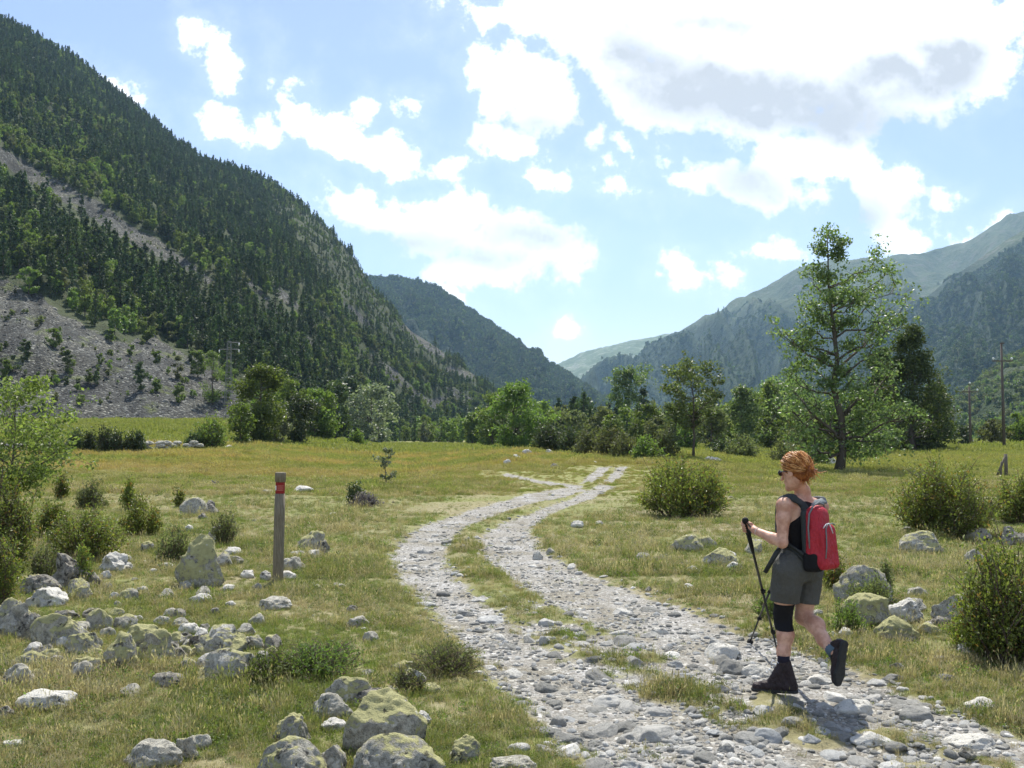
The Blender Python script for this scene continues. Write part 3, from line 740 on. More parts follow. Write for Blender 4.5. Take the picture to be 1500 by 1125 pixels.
# ---------------------------------------------------------------- instancing of countless things (one object)
def scatter(name, pts, rot, scl, idx, protos, label, cat, kind='stuff'):
    col = bpy.data.collections.new(name + '_kinds')
    for i, me in enumerate(protos):
        o = bpy.data.objects.new('%s_kind_%02d' % (name, i), me); col.objects.link(o)
    pts = np.asarray(pts, np.float32)
    me = bpy.data.meshes.new(name); me.vertices.add(len(pts)); me.vertices.foreach_set('co', pts.ravel())
    for k, typ, d, f in (('irot', 'FLOAT_VECTOR', rot, 'vector'), ('iscl', 'FLOAT_VECTOR', scl, 'vector'), ('iidx', 'INT', idx, 'value')):
        at = me.attributes.new(k, typ, 'POINT'); at.data.foreach_set(f, np.ascontiguousarray(d, dtype=np.int32 if typ == 'INT' else np.float32).ravel())
    o = link(name, me)
    g = bpy.data.node_groups.new(name + '_nodes', 'GeometryNodeTree')
    g.interface.new_socket('Geometry', in_out='INPUT', socket_type='NodeSocketGeometry')
    g.interface.new_socket('Geometry', in_out='OUTPUT', socket_type='NodeSocketGeometry')
    gi = g.nodes.new('NodeGroupInput'); go = g.nodes.new('NodeGroupOutput')
    ip = g.nodes.new('GeometryNodeInstanceOnPoints'); ci = g.nodes.new('GeometryNodeCollectionInfo')
    ci.inputs['Collection'].default_value = col; ci.inputs['Separate Children'].default_value = True; ci.inputs['Reset Children'].default_value = True
    g.links.new(gi.outputs[0], ip.inputs['Points']); g.links.new(ci.outputs[0], ip.inputs['Instance'])
    ip.inputs['Pick Instance'].default_value = True
    for nm, dt, sk in (('irot', 'FLOAT_VECTOR', 'Rotation'), ('iscl', 'FLOAT_VECTOR', 'Scale'), ('iidx', 'INT', 'Instance Index')):
        na = g.nodes.new('GeometryNodeInputNamedAttribute'); na.data_type = dt; na.inputs['Name'].default_value = nm
        g.links.new(na.outputs['Attribute'], ip.inputs[sk])
    g.links.new(ip.outputs[0], go.inputs[0])
    md = o.modifiers.new('scatter', 'NODES'); md.node_group = g
    tag(o, label, cat, kind=kind)
    return o

# ================================================================ forest on the slopes
def proto_pine(seed, mat, h=10, w=3.6, n=620, z0=.1, leaf=.34):
    r = np.random.default_rng(seed)
    wood = MB(); wood.tube([(0, 0, -1.5), (.1, 0, h * .55), (0, 0, h)], [.2, .12, .03], 5)
    C = []; A = []
    for i in range(42):
        tz = r.uniform(0, 1) ** 1.1; z = h * (z0 + (1 - z0) * tz); rr = w / 2 * (1 - tz) ** .65 * min(1, .5 + 2.2 * tz)
        a = r.uniform(0, 6.283); L0 = rr * r.uniform(.55, 1.15) + .15
        e = np.array([math.cos(a) * L0, math.sin(a) * L0, z - .05 * L0])
        m = int(n / 42); q = r.uniform(.2, 1.1, m)[:, None]
        p = np.array([0, 0, z]) + (e - [0, 0, z]) * q + r.normal(size=(m, 3)) * np.array([.3, .3, .22]) * (.35 + .5 * rr)
        C.append(p); A.append(np.broadcast_to(e - [0, 0, z], (m, 3)) + r.normal(size=(m, 3)) * .6)
    m = int(n * .05); C.append(np.array([0, 0, h * .96]) + r.normal(size=(m, 3)) * [.18, .18, .4]); A.append(r.normal(size=(m, 3)) + [0, 0, 1])
    C = np.vstack(C); A = np.vstack(A)
    return join_wood(wood, C, A, leaf, mat, r, .5)
def proto_round(seed, mat, h=7, w=5, n=620, leaf=.36):
    r = np.random.default_rng(seed)
    wood = MB(); wood.tube([(0, 0, -1.5), (.1, 0, h * .4), (0, 0, h * .8)], [.18, .12, .04], 5)
    cc = np.array([[math.cos(a) * q * w * .36, math.sin(a) * q * w * .36, h * z] for a, q, z in zip(r.uniform(0, 6.28, 24), r.uniform(.1, 1, 24) ** .6, r.uniform(.18, .9, 24))])
    cc[:, :2] *= np.clip(1.25 - np.abs(cc[:, 2:3] / h - .45) * 1.1, .3, 1)
    k = r.integers(0, 24, n); off = r.normal(size=(n, 3)); off /= np.linalg.norm(off, axis=1)[:, None]
    C = cc[k] + off * w * .17 * r.uniform(.4, 1.1, (n, 1))
    return join_wood(wood, C, None, leaf, mat, r, .65)
def join_wood(wood, C, A, leaf, mat, r, aspect):
    me = leaf_mesh('tree', C, leaf, mat, aspect, .25, r, along=A)
    n = len(me.vertices); v = np.empty(n * 3, np.float32); me.vertices.foreach_get('co', v); v = v.reshape(-1, 3)
    f = np.arange(n).reshape(-1, 4); rn = np.empty(n // 4, np.float32); me.attributes['rnd'].data.foreach_get('value', rn)
    wv = np.vstack(wood.v); wq = np.vstack(wood.q); wt = np.vstack(wood.t)
    bpy.data.meshes.remove(me)
    m2 = npmesh('tree', np.vstack([v, wv]), [f, wq + n, wt + n], mat, False, {'rnd': ('FACE', 'FLOAT', np.concatenate([rn, np.zeros(len(wq) + len(wt))]))})
    m2.materials.append(M_BARK)
    mi = np.zeros(len(f) + len(wq) + len(wt), np.int32); mi[len(f):] = 1; m2.polygons.foreach_set('material_index', mi)
    return m2
PINES = [proto_pine(100 + i, M_PINE if i % 3 else M_PINE2, h=10, w=3.2 + .5 * (i % 3), z0=.08 + .08 * (i % 2)) for i in range(6)]
ROUNDS = [proto_round(200 + i, (M_GREEN, M_BRIGHT, M_OLIVE, M_GREEN)[i % 4], h=6.5 + (i % 3), w=4.4 + .6 * (i % 2)) for i in range(6)]
BLOBS = [proto_round(300 + i, (M_PINE, M_PINE2)[i % 2], h=10, w=8, n=120, leaf=.95) for i in range(4)]
BLOBG = [proto_round(310 + i, (M_GREEN, M_OLIVE)[i % 2], h=8, w=8, n=130, leaf=.85) for i in range(4)]

def forest_points(mt, n, pxa, pxb, tmax=1.0, r=None, spacing_bias=1.0):
    r = r or rng
    px = r.uniform(pxa, pxb, n * 3)
    D = interp_cols(mt.cols, px, 2); d = interp_cols(mt.cols, px, 3)
    t = r.uniform(0, tmax, n * 3)
    y = d + (D - d) * t
    w = y * (D - d); w = w / w.max()
    k = r.uniform(0, 1, n * 3) < w ** spacing_bias
    px, t = px[k][:n], t[k][:n]
    x, y, z = mt.point(px, t)
    return px, t, x, y, z
def SCREE_KINDS():
    t = NT('scree_block'); c = t.ramp(t.rnd(), [(0, (.05, .05, .047)), (.5, (.10, .10, .092)), (.85, (.17, .165, .15)), (1, (.34, .33, .30))]); m = t.surf(t.bsdf(c, .95, .2)); out = []
    for i in range(4):
        r = np.random.default_rng(40 + i); bm = bmesh.new(); bmesh.ops.create_icosphere(bm, subdivisions=1, radius=1); v = np.array([a.co[:] for a in bm.verts]); f = np.array([[a.index for a in p.verts] for p in bm.faces]); bm.free()
        out.append(npmesh('block', v * r.uniform(.65, 1.15, (len(v), 1)), f, m, False))
    return out
def left_forest():
    r = np.random.default_rng(5)
    px, t, x, y, z = forest_points(LEFT, 32000, -520, 800, 1.012, r, .8)
    ipx, ipy = topix(x, y, z)
    sc = scree_mask(ipx, ipy); cl = cliff_mask(ipx, ipy)
    n = fbm(x / 40., y / 40., 3, 77)
    low = polydist(ipx, ipy, SCREE_LOW) > -6
    p = (1 - sc) * (1 - .12 * cl) * np.where(low, .0, 1.0)
    # sparser, broken wood on the right-hand end of the slope
    p = p * np.where(ipx > 420, .80, 1) * sstep(-.75, -.25, n + .35)
    th_ = 8.5 / y * FPX          # a crown must not stand in front of the bare strips below it
    for q_ in (.35, .75): p = p * (1 - .9 * scree_mask(ipx, ipy - th_ * q_) * (ipy < 480))
    keep = r.uniform(0, 1, len(x)) < p
    x, y, z, ipx, ipy, cl, n = (a[keep] for a in (x, y, z, ipx, ipy, cl, n))
    # broadleaf share: patches, the gully sides and the foot of the slope
    s1 = STRIPS[0]
    near_strip = sstep(-46, -8, pline(ipx, ipy, s1)) 
    foot = sstep(70, 10, np.abs(ipy - np.interp(ipx, [0, 130, 230, 330, 420], [330, 440, 480, 540, 590]))) * (ipx < 260)
    q = .20 + .55 * sstep(-.05, .35, fbm(x / 60., y / 60., 3, 31)) * .8 + .45 * near_strip + .45 * foot + .25 * (ipx > 430)
    q = q * np.where((ipx > 200) & (ipx < 460) & (ipy > 400), .35, 1)
    rd = r.uniform(0, 1, len(x)) < q
    h = np.where(rd, r.uniform(.40, .95, len(x)), r.uniform(.45, 1.12, len(x))) * (1 - .5 * cl)
    s = np.stack([h * r.uniform(.85, 1.15, len(x))] * 2 + [h], -1)
    idx = r.integers(0, 6, len(x)) + np.where(rd, 6, 0)
    rot = np.stack([x * 0, x * 0, r.uniform(0, 6.28, len(x))], -1)
    P = np.stack([x, y, z - .3], -1)
    view = (ipx > -10) & (ipx < 1500) & (ipy > 0)
    big = h * 10 / y
    ids = np.arange(len(x)); indiv = []
    for kind, nm, lab, cat, grp, lim in ((False, 'pine_tree', 'dark pine among the close-set pines of the wooded mountain slope', 'pine tree', 'pines on the wooded mountain slope', 290),
                                    (True, 'broadleaf_tree', 'small round light green tree growing among the pines on the mountain slope', 'tree', 'broadleaf trees among the mountain pines', 290)):
        c = ids[(rd == kind) & view]; c = c[np.argsort(-big[c])][:lim]; indiv.append(c)
        for i in c:
            me = (PINES + ROUNDS)[idx[i]]
            o = link(nm, me, None, P[i].tolist(), rot[i].tolist(), s[i].tolist()); tag(o, lab, cat, grp)
    ind = np.zeros(len(x), bool); ind[np.concatenate(indiv)] = True
    m = ~ind
    scatter('forest', P[m], rot[m], s[m], idx[m], PINES + ROUNDS, 'mixed forest of pines and small broadleaf trees covering the left mountain', 'forest')
    # low scrub and loose blocks on the bare ground
    def bare(n, seed):
        q = np.random.default_rng(seed); px, t, x, y, z = forest_points(LEFT, n, -40, 780, 1.0, q, .4); ix, iy = topix(x, y, z); sc = scree_mask(ix, iy)
        k = (sc > .4) & (ix > -30) & (iy > 0); return q, x[k], y[k], z[k]
    q, x, y, z = bare(60000, 61); near = y < 330; x, y, z = x[near][:9000], y[near][:9000], z[near][:9000]
    sz = np.clip(q.lognormal(-1.9, .55, len(x)), .06, .8)
    scatter('scree_blocks', np.stack([x, y, z], -1), np.stack([q.normal(size=len(x)) * .4, q.normal(size=len(x)) * .4, q.uniform(0, 6.28, len(x))], -1), np.stack([sz, sz * .8, sz * .6], -1), q.integers(0, 4, len(x)), SCREE_KINDS(), 'loose grey blocks strewn over the scree slope', 'scree')
    q, x, y, z = bare(16000, 62); k = fbm(x / 18., y / 18., 3, 5) > .02; x, y, z = x[k][:380], y[k][:380], z[k][:380]; sz = np.clip(q.lognormal(-2.1, .5, len(x)), .05, .32)
    scatter('scree_scrub', np.stack([x, y, z], -1), np.stack([x * 0, x * 0, q.uniform(0, 6.28, len(x))], -1), np.stack([sz * 1.3, sz * 1.3, sz], -1), 6 + q.integers(0, 6, len(x)), PINES + ROUNDS, 'low tufts of scrub dotted over the scree slope', 'scrub')
left_forest()
def far_woods():
    r = np.random.default_rng(8)
    A = []
    for mt, n, a, b, keepf, smin, smax, pr in ((MIDR, 24000, 500, 960, None, .6, .95, 0), (SPUR, 20000, 1100, 1560, 'spur', .7, 1.1, 0), (RIGHT, 20000, 880, 1560, 'right', .7, 1.2, 0), (NEARR, 2600, 1300, 1560, 'near', .3, .75, 1)):
        px, t, x, y, z = forest_points(mt, n, a, b, 1.0, r)
        k = np.ones(len(x), bool)
        nn = fbm(x / 260., y / 260., 4, 12)
        if keepf == 'spur': k = (nn + (430 - z) / 500. > .0)
        if keepf == 'right': k = (nn * 1.3 + (330 - z) / 420. > 0)
        if keepf == 'near': k = (fbm(x / 30., y / 30., 3, 12) > -.15)
        if keepf is None: k = nn > -.45
        x, y, z = x[k], y[k], z[k]; h = r.uniform(smin, smax, len(x))
        gr = (r.uniform(0, 1, len(x)) < (.75 if pr else .12))
        A.append((np.stack([x, y, z - 1], -1), np.stack([h, h, h * .95], -1), np.where(gr, 4, 0) + r.integers(0, 4, len(x))))
    P = np.vstack([a[0] for a in A]); S = np.vstack([a[1] for a in A]); I = np.concatenate([a[2] for a in A])
    rot = np.stack([P[:, 0] * 0, P[:, 0] * 0, r.uniform(0, 6.28, len(P))], -1)
    scatter('distant_woods', P, rot, S, I, BLOBS + BLOBG, 'dark continuous woods on the far mountainsides', 'woods')
    # trees of the valley floor seen as one mass beyond the meadow
    n = 2600; y = 190 + 900 * r.uniform(0, 1, n) ** 1.3; u = r.uniform(-.11, .62, n)
    x = u * y; edge = 180 + 60 * fbm(u * 14, u * 0, 2, 4)
    k = (y > edge) & ((u < .44) | (y > 420)) & (u > np.interp(y, [190, 400, 700, 1100], [-.03, -.16, -.10, -.02]))
    x, y = x[k], y[k]; z = H(x, y)
    h = r.uniform(.7, 1.25, len(x)) * np.where(x / y > .42, .5, 1)
    P = np.stack([x, y, z - .3], -1); rot = np.stack([x * 0, x * 0, r.uniform(0, 6.28, len(x))], -1)
    idx = np.where(r.uniform(0, 1, len(x)) < .25, r.integers(0, 6, len(x)), 6 + r.integers(0, 6, len(x)))
    scatter('valley_woods', P, rot, np.stack([h, h, h], -1), idx, PINES + ROUNDS, 'mixed woods on the valley floor beyond the meadow trees', 'woods')
far_woods()
# ================================================================ trees and shrubs of the valley floor
BF, CF, BU = broadleaf, conifer, bush
# --- the tall poplar on the right: limbs read off the photograph
def tall_poplar():
    r = np.random.default_rng(1230)
    b = P3(1229, 691); k = b.y / FPX
    tips_px = [(1215, 338), (1240, 352), (1198, 360), (1228, 372), (1196, 395), (1178, 402), (1210, 405), (1262, 398), (1288, 372), (1300, 400), (1312, 412), (1285, 420), (1318, 470), (1322, 455), (1262, 440),
               (1182, 440), (1175, 470), (1196, 462), (1170, 500), (1160, 488), (1142, 492), (1222, 470), (1240, 430), (1250, 500), (1290, 500), (1300, 452), (1200, 520), (1235, 540), (1180, 535), (1150, 548), (1140, 560),
               (1165, 575), (1190, 590), (1210, 610), (1265, 545), (1295, 556), (1310, 548), (1280, 590), (1315, 600), (1335, 598), (1260, 620), (1290, 632), (1308, 640), (1170, 618), (1150, 604), (1190, 640), (1165, 650),
               (1205, 655), (1245, 650), (1275, 660), (1130, 590), (1225, 580), (1245, 470), (1215, 435), (1255, 580), (1210, 560)]
    tips = []
    for (x, y) in tips_px:
        dep = r.normal() * 1.1 * (.4 + min(1, abs(x - 1229) / 80.))
        q = W3(x, y, b.y + dep); tips.append((q[0] - b.x, q[1] - b.y, q[2] - b.z))
    h = W3(1216, 333, b.y)[2] - b.z
    wood, lv = limb_tree(h, tips, r, .21, .06, 17500, .13, .040, .035, top=.97, sub=6, sag=-.04, lean=(-.35, 0), fill=.6)
    place_tree('poplar_tree', 'tall slender poplar with glinting leaves standing behind the hiker', 'tree', None, b, wood, lv, .074, M_POPLAR, r=r, aspect=.75, up=.1)
tall_poplar()
VG = 'trees on the valley floor'
M_EVER = leafmat('evergreen_sprays', (.05, .082, .028), (.12, .165, .055), None, .40, .55, .3)
BF(1338, 664, 472, 130, M_EVER, 'tall dense dark evergreen just right of the tall poplar', 'conifer_tree', z0=.03, pointy=.95, dens=9, ntips=70, spread=.07)
BF(1292, 662, 508, 80, M_EVER, 'dark evergreen half hidden between the tall poplar and the tallest evergreen', 'conifer_tree', z0=.03, pointy=.9, dens=8, ntips=50, spread=.07)
BF(1370, 661, 560, 54, M_EVER, 'lowest dark evergreen at the right end of the evergreen clump', 'conifer_tree', z0=.02, pointy=.6, dens=8, ntips=40)
BF(1275, 668, 590, 90, M_POPLAR, 'low leafy tree with pale leaves at the foot of the dark evergreens', z0=.05)
BF(1185, 664, 600, 75, M_OLIVE, 'olive green scrubby tree directly left of the tall poplar trunk', z0=.03)
BF(1150, 652, 545, 75, M_POPLAR, 'loose poplar with glinting leaves to the left of the tall poplar', z0=.1)
BF(1105, 655, 575, 62, M_BRIGHT, 'fresh green rounded tree between the two poplars beyond the meadow', z0=.06)
BF(1070, 656, 588, 55, M_GREEN, 'green tree whose crown touches the slender bare-stemmed poplar', z0=.1)
BF(1130, 662, 612, 46, M_GREEN, 'short dark-trunked tree at the meadow edge right of the boxwood', z0=.2)
# slender poplar with open crown
def open_tree(px, pb, pt, tips_px, label, mat, tr, n, leaf, top_px, name='poplar_tree', spread=.05):
    r = np.random.default_rng(int(px)); b = P3(px, pb); tips = []
    for (x, y) in tips_px:
        q = W3(x, y, b.y + r.normal() * abs(x - px) * b.y / FPX * .6); tips.append((q[0] - b.x, q[1] - b.y, q[2] - b.z))
    h = W3(px, pt, b.y)[2] - b.z
    wood, lv = limb_tree(h, tips, r, tr, leaf, n, .3, spread, .03, .9, 5, -.03, lean=((top_px - px) * b.y / FPX, 0), fill=.4)
    place_tree(name, label, 'tree', VG, b, wood, lv, leaf, mat, r=r, aspect=.75, up=.1)
BF(1016, 672, 520, 104, M_POPLAR, 'slender poplar with a bare lower stem behind the large boxwood', 'poplar_tree', z0=.34, dens=2.3, ntips=44, trunk=.014, spread=.062, lo=.3, leafpx=4.2)
open_tree(920, 652, 537, [(905, 542), (925, 540), (943, 538), (900, 555), (915, 560), (935, 556), (945, 550), (902, 570), (925, 575), (940, 580), (898, 580), (912, 590), (935, 600), (905, 612), (928, 618), (945, 612), (918, 548), (908, 600)],
          'vase-shaped tree with a dark forked trunk left of the slender poplar', M_POPLAR, .2, 6500, .21, 922, spread=.085)
BF(980, 655, 590, 70, M_OLIVE, 'grey-green rounded tree between the vase-shaped tree and the slender poplar', z0=.05)
BF(755, 661, 561, 78, M_GREEN, 'broad leafy tree standing alone at the left end of the valley trees', z0=.1, seed=61, leafpx=4.6)
BF(752, 659, 575, 60, M_SILVER, 'silvery crown just behind the lone broad leafy tree', z0=.35, dens=2.5)
BU(803, 662, 616, 54, M_DARK, 'dark round bush on the bank at the head of the track', 'bush', group='bushes on the valley floor')
BU(835, 664, 625, 40, M_DARK, 'dark low bush right of the roundest dark bush on the bank')
BF(852, 650, 579, 42, M_DARK, 'dark dome-crowned tree at the centre of the valley mouth', z0=.1)
BF(866, 648, 596, 34, M_SILVER, 'small silvery tree in front of the dark dome-crowned tree', z0=.1)
BF(815, 650, 598, 40, M_OLIVE, 'grey-green tree filling the gap behind the dark round bush', z0=.1)
BF(828, 648, 612, 30, M_SILVER, 'pale silvery bush-like tree above the dark low bush', z0=.05)
BF(790, 648, 590, 38, M_GREEN, 'dull green tree peeping over the dark round bush', z0=.1)
BU(862, 668, 628, 46, M_OLIVE, 'wide olive bush directly behind the end of the track')
BU(892, 670, 622, 50, M_OLIVE, 'olive grey bush on the meadow edge above the track end')
BU(918, 672, 632, 50, M_OLIVE, 'low grey-green bush below the vase-shaped tree')
BU(948, 675, 636, 44, M_GREEN, 'bright-topped dark green bush between track end and boxwood')
BU(975, 672, 630, 40, M_OLIVE, 'olive bush just right of the bright-topped dark bush')
BU(1085, 672, 636, 60, M_OLIVE, 'low scrub at the meadow edge right of the slender poplar')
BU(1060, 668, 640, 36, M_DARK, 'small dark bush in the shade of the slender poplar')
BU(1150, 680, 640, 50, M_OLIVE, 'thin grey-green scrub left of the hiker\'s head')
BU(1195, 684, 640, 44, M_GREEN, 'dark leafy bush beside the foot of the tall poplar')
BU(1262, 676, 632, 60, M_GREEN, 'spreading bush right of the foot of the tall poplar')
for px, pb, pt, w, m, lab in [
    (722, 655, 574, 48, M_GREEN, 'green tree left of the lone broad leafy tree, half behind it'), (842, 655, 602, 46, M_OLIVE, 'grey-green tree right of the dark round bush on the bank'),
    (882, 655, 596, 46, M_OLIVE, 'olive tree just left of the vase-shaped tree'), (897, 657, 606, 40, M_GREEN, 'green low tree touching the left of the vase-shaped tree trunk'),
    (948, 657, 594, 48, M_GREEN, 'green tree touching the right of the vase-shaped tree'), (962, 660, 612, 44, M_OLIVE, 'low olive tree between the vase-shaped tree and the slender poplar'),
    (1003, 660, 604, 46, M_GREEN, 'green tree behind the bare stem of the slender poplar'), (1042, 661, 592, 56, M_OLIVE, 'olive tree right behind the slender poplar'),
    (1088, 658, 566, 54, M_POPLAR, 'pale poplar rising between the fresh green tree and the slender poplar'), (1126, 656, 562, 56, M_GREEN, 'tall green tree left of the loose glinting poplar'),
    (1172, 655, 556, 52, M_POPLAR, 'pale poplar whose top touches the lower limbs of the tall poplar'), (1202, 660, 590, 48, M_GREEN, 'green tree right behind the trunk of the tall poplar'),
    (1456, 653, 614, 48, M_OLIVE, 'olive scrub tree between the two tall utility poles'), (1492, 652, 604, 50, M_GREEN, 'green tree at the right border under the hillside'), (1416, 653, 624, 34, M_DARK, 'dark low tree left of the insulator pole'),
    (352, 652, 588, 38, M_GREEN, 'green tree left of the large sunlit broadleaf tree'), (474, 646, 574, 48, M_GREEN, 'green tree between the sunlit tree group and the tall dark tree'), (492, 645, 560, 44, M_DARK, 'dark pointed tree left of the tall dark tree by the willow')]:
    BF(px, pb, pt, w, m, lab, z0=.05)
# --- far left and centre-left trees
BF(381, 652, 536, 84, M_GREEN, 'large sunlit broadleaf tree at the foot of the mountain', z0=.1, seed=5, leafpx=4.6)
BF(402, 652, 592, 42, M_SILVER, 'small silvery tree standing before the large sunlit broadleaf tree', z0=.03)
BF(438, 652, 578, 52, M_DARK, 'dull dark tree at the right edge of the sunlit tree group', z0=.12)
BF(425, 640, 556, 60, M_GREEN, 'green tree rising behind the dull dark tree', z0=.1)
BF(461, 644, 570, 44, M_GREEN, 'green tree leaning on the shoulder of the wooded slope', z0=.05)
BF(512, 645, 555, 42, M_DARK, 'tall dark tree behind the big round silvery willow', z0=.1, pointy=.6)
BF(543, 648, 563, 84, M_SILVER, 'big round willow with silvery crown standing in the meadow', z0=.02, seed=9, dens=5.5)
BF(554, 650, 606, 24, M_SILVER, 'narrow pale shrub-like tree against the front of the big round willow', z0=.03, pointy=.5)
BU(521, 653, 630, 30, M_GREEN, 'small green bush at the left foot of the big round willow')
for i, (px, pt, w, m, lab) in enumerate([(600, 578, 46, M_DARK, 'dark tree immediately right of the big round willow'), (640, 583, 40, M_DARK, 'second dark tree right of the big round willow'), (668, 585, 40, M_DARK, 'dark tree above the two smallest pale shrubs'),
                                   (700, 586, 44, M_DARK, 'dull dark tree between the pale shrub row and the lone leafy tree'), (622, 596, 30, M_OLIVE, 'grey tree between the first two dark trees by the willow'), (718, 600, 34, M_OLIVE, 'grey-green tree touching the lone leafy tree')]):
    BF(px, 644, pt, w, m, lab, z0=.05, group='dark trees at the foot of the slope')
for px, pb, pt, w, m, lab in [(622, 649, 617, 16, M_SILVER, 'pale pointed shrub, tallest of the small row in the meadow'), (640, 647, 625, 15, M_SILVER, 'pale rounded shrub beside the tallest pointed one'), (648, 649, 634, 13, M_DARK, 'tiny dark shrub touching a pale rounded one'),
                              (672, 648, 626, 15, M_GREEN, 'green rounded shrub in the middle of the meadow-edge row'), (697, 648, 622, 21, M_SILVER, 'pale shrub, widest and last of the meadow-edge row')]:
    BF(px, pb, pt, w, m, lab, name='shrub', cat='shrub', z0=.04, group='small shrubs at the meadow edge', pointy=.4)
BU(310, 658, 606, 52, M_GREEN, 'dark green shrub thicket at the right end of the dry-stone wall')
BU(283, 659, 632, 24, M_DARK, 'low dark shrub growing against the dry-stone wall')
for px, pt, w, lab in [(110, 628, 22, 'leftmost of the narrow upright shrubs by the wall'), (131, 632, 18, 'second narrow upright shrub from the left by the wall'), (154, 620, 24, 'tallest narrow upright shrub by the wall'),
                       (171, 628, 20, 'dense upright shrub right of the tallest one by the wall'), (190, 633, 22, 'upright shrub at the near end of the exposed wall'), (204, 631, 14, 'thin upright shrub where the wall begins to show')]:
    BU(px, 663, pt, w, M_DARK, lab, 'shrub', 'shrub', 'upright shrubs along the dry-stone wall')
BU(70, 668, 640, 60, M_GREEN, 'low green hedge-like bush along the wall at the left')
# --- bushes on the open scree
SCB = [(78, 510, 480, 26, M_GREEN), (18, 545, 520, 22, M_DARK), (35, 528, 498, 24, M_DARK), (8, 560, 528, 20, M_GREEN), (99, 546, 512, 16, M_DARK), (92, 521, 508, 10, M_GREEN), (60, 475, 462, 10, M_OLIVE), (130, 562, 540, 13, M_GREEN),
       (140, 563, 543, 12, M_DARK), (147, 533, 518, 14, M_GREEN), (205, 571, 530, 20, M_DARK), (230, 572, 550, 14, M_GREEN), (228, 534, 510, 15, M_GREEN), (260, 556, 522, 14, M_OLIVE), (263, 590, 560, 16, M_GREEN), (192, 520, 502, 12, M_GREEN),
       (162, 500, 480, 20, M_GREEN), (282, 548, 532, 10, M_OLIVE), (96, 565, 552, 12, M_DARK), (78, 556, 540, 12, M_OLIVE), (115, 565, 552, 8, M_DARK), (290, 552, 512, 34, M_GREEN), (312, 590, 514, 42, M_GREEN), (335, 585, 530, 26, M_GREEN),
       (300, 520, 495, 20, M_BRIGHT), (42, 432, 390, 36, M_BRIGHT), (250, 498, 470, 18, M_OLIVE), (215, 500, 470, 24, M_GREEN), (265, 512, 492, 16, M_GREEN), (10, 470, 462, 8, M_DARK), (8, 508, 498, 8, M_DARK), (280, 530, 508, 12, M_DARK), (352, 612, 590, 20, M_GREEN)]
def scree_bushes():
    SL = ['round bush alone high on the left part of the scree', 'dark bush low at the left edge of the scree', 'dark pine-like bush in the leftmost scree clump', 'green bush at the very left edge of the scree', 'slim dark bush below the round lone scree bush',
          'tiny green bush between the round scree bush and a slim dark one', 'small olive bush near the top of the scree', 'left one of a touching pair of bushes mid-scree', 'right one of a touching pair of bushes mid-scree', 'small green bush at the upper rim of the dark gully in the scree',
          'dark upright little tree casting a shadow in mid-scree', 'light green bush right of the dark upright little tree', 'bright bush at the upper right of the scree', 'thin grey sapling on the scree towards the pylon', 'green bush low on the scree near the pylon', 'small bush at the wood edge above the scree gully',
          'wide bush at the wood edge above the scree', 'tiny olive bush left of the big scree thicket', 'small dark bush low in the left scree', 'olive tuft among the low left scree bushes', 'tiny dark tuft right of the low scree bushes', 'left tree of the big thicket beside the pylon',
          'largest tree of the thicket beside the pylon', 'right tree of the thicket touching the pylon', 'bright tree above the thicket beside the pylon', 'large bright yellow-green tree at the top edge of the scree', 'thin olive sapling on the bare ground above the scree',
          'green tree at the tongue of wood above the scree', 'small bush just below the tongue of wood', 'tiny dark tuft under the upper scree edge', 'tiny dark tuft at the left edge of the scree', 'little dark bush above the thicket by the pylon', 'bush at the scree foot right of the pylon']
    r = np.random.default_rng(3)
    pxs = np.linspace(-5, 400, 406)
    T, PX = np.meshgrid(np.linspace(0, 1, 900), pxs, indexing='ij')
    x, y, z = LEFT.point(PX, T); ix, iy = topix(x, y, z)
    for n, (px, pb, pt, w, m) in enumerate(SCB):
        d = (ix - px) ** 2 + (iy - pb) ** 2 + (T * 12) ** 2 * 0; k = np.unravel_index(np.argmin(d), d.shape)
        loc = Vector((x[k], y[k], z[k] - .1)); dep = loc.y; kk = dep / FPX
        h = (pb - pt) * kk * 1.04; rad = w / 2 * kk; leaf = max(.1, kk * 1.25)
        nl = int(min(2600, 5 * (math.pi * rad * h / 2) / (leaf * leaf)))
        tips = tips_ellipsoid(h * .95, rad * .85, .1, 14, r)
        wood, lv = limb_tree(h, tips, r, h * .02, leaf, nl, .1, .10, zmin=0)
        place_tree('broadleaf_tree' if h > 5 else 'bush', SL[n], 'tree' if h > 5 else 'bush', 'bushes growing on the open scree', loc, wood, lv, leaf, m, r=r)
scree_bushes()

# ================================================================ shrubs on the near ground
FG = 'bushes around the track'
BU(1000, 757, 668, 132, M_BOX, 'large glossy boxwood right of the bend in the track', group=FG, stems=80, dens=1.3, spiky=.9)
BU(1388, 783, 664, 150, M_BOX, 'big rounded boxwood behind the grey dome boulder', group=FG, stems=90, dens=1.3)
BU(1492, 765, 690, 72, M_BOX, 'boxwood cut by the right border beside the big rounded one', group=FG, stems=40)
BU(1222, 862, 812, 46, M_BOXY, 'small yellow-green bush beside the hiker\'s shorts', group=FG, stems=26)
BU(1476, 968, 790, 142, M_BOX, 'large near boxwood with glinting leaves at the right border', group=FG, stems=64, dens=1.25, spiky=.9, leafpx=6.5)
BU(1425, 950, 850, 60, M_BOX, 'thin upright boxwood sprays left of the near boxwood', group=FG, stems=18, dens=.8, spiky=1.1)
BU(1275, 890, 838, 70, M_OLIVE, 'soft grey-green heath growing over the flat right boulder', 'shrub', 'shrub', FG, stems=40, spiky=1.2)
BU(1300, 880, 822, 22, M_OLIVE, 'thin dry sprig right of the heath-covered boulder', 'shrub', 'shrub', FG, stems=12)
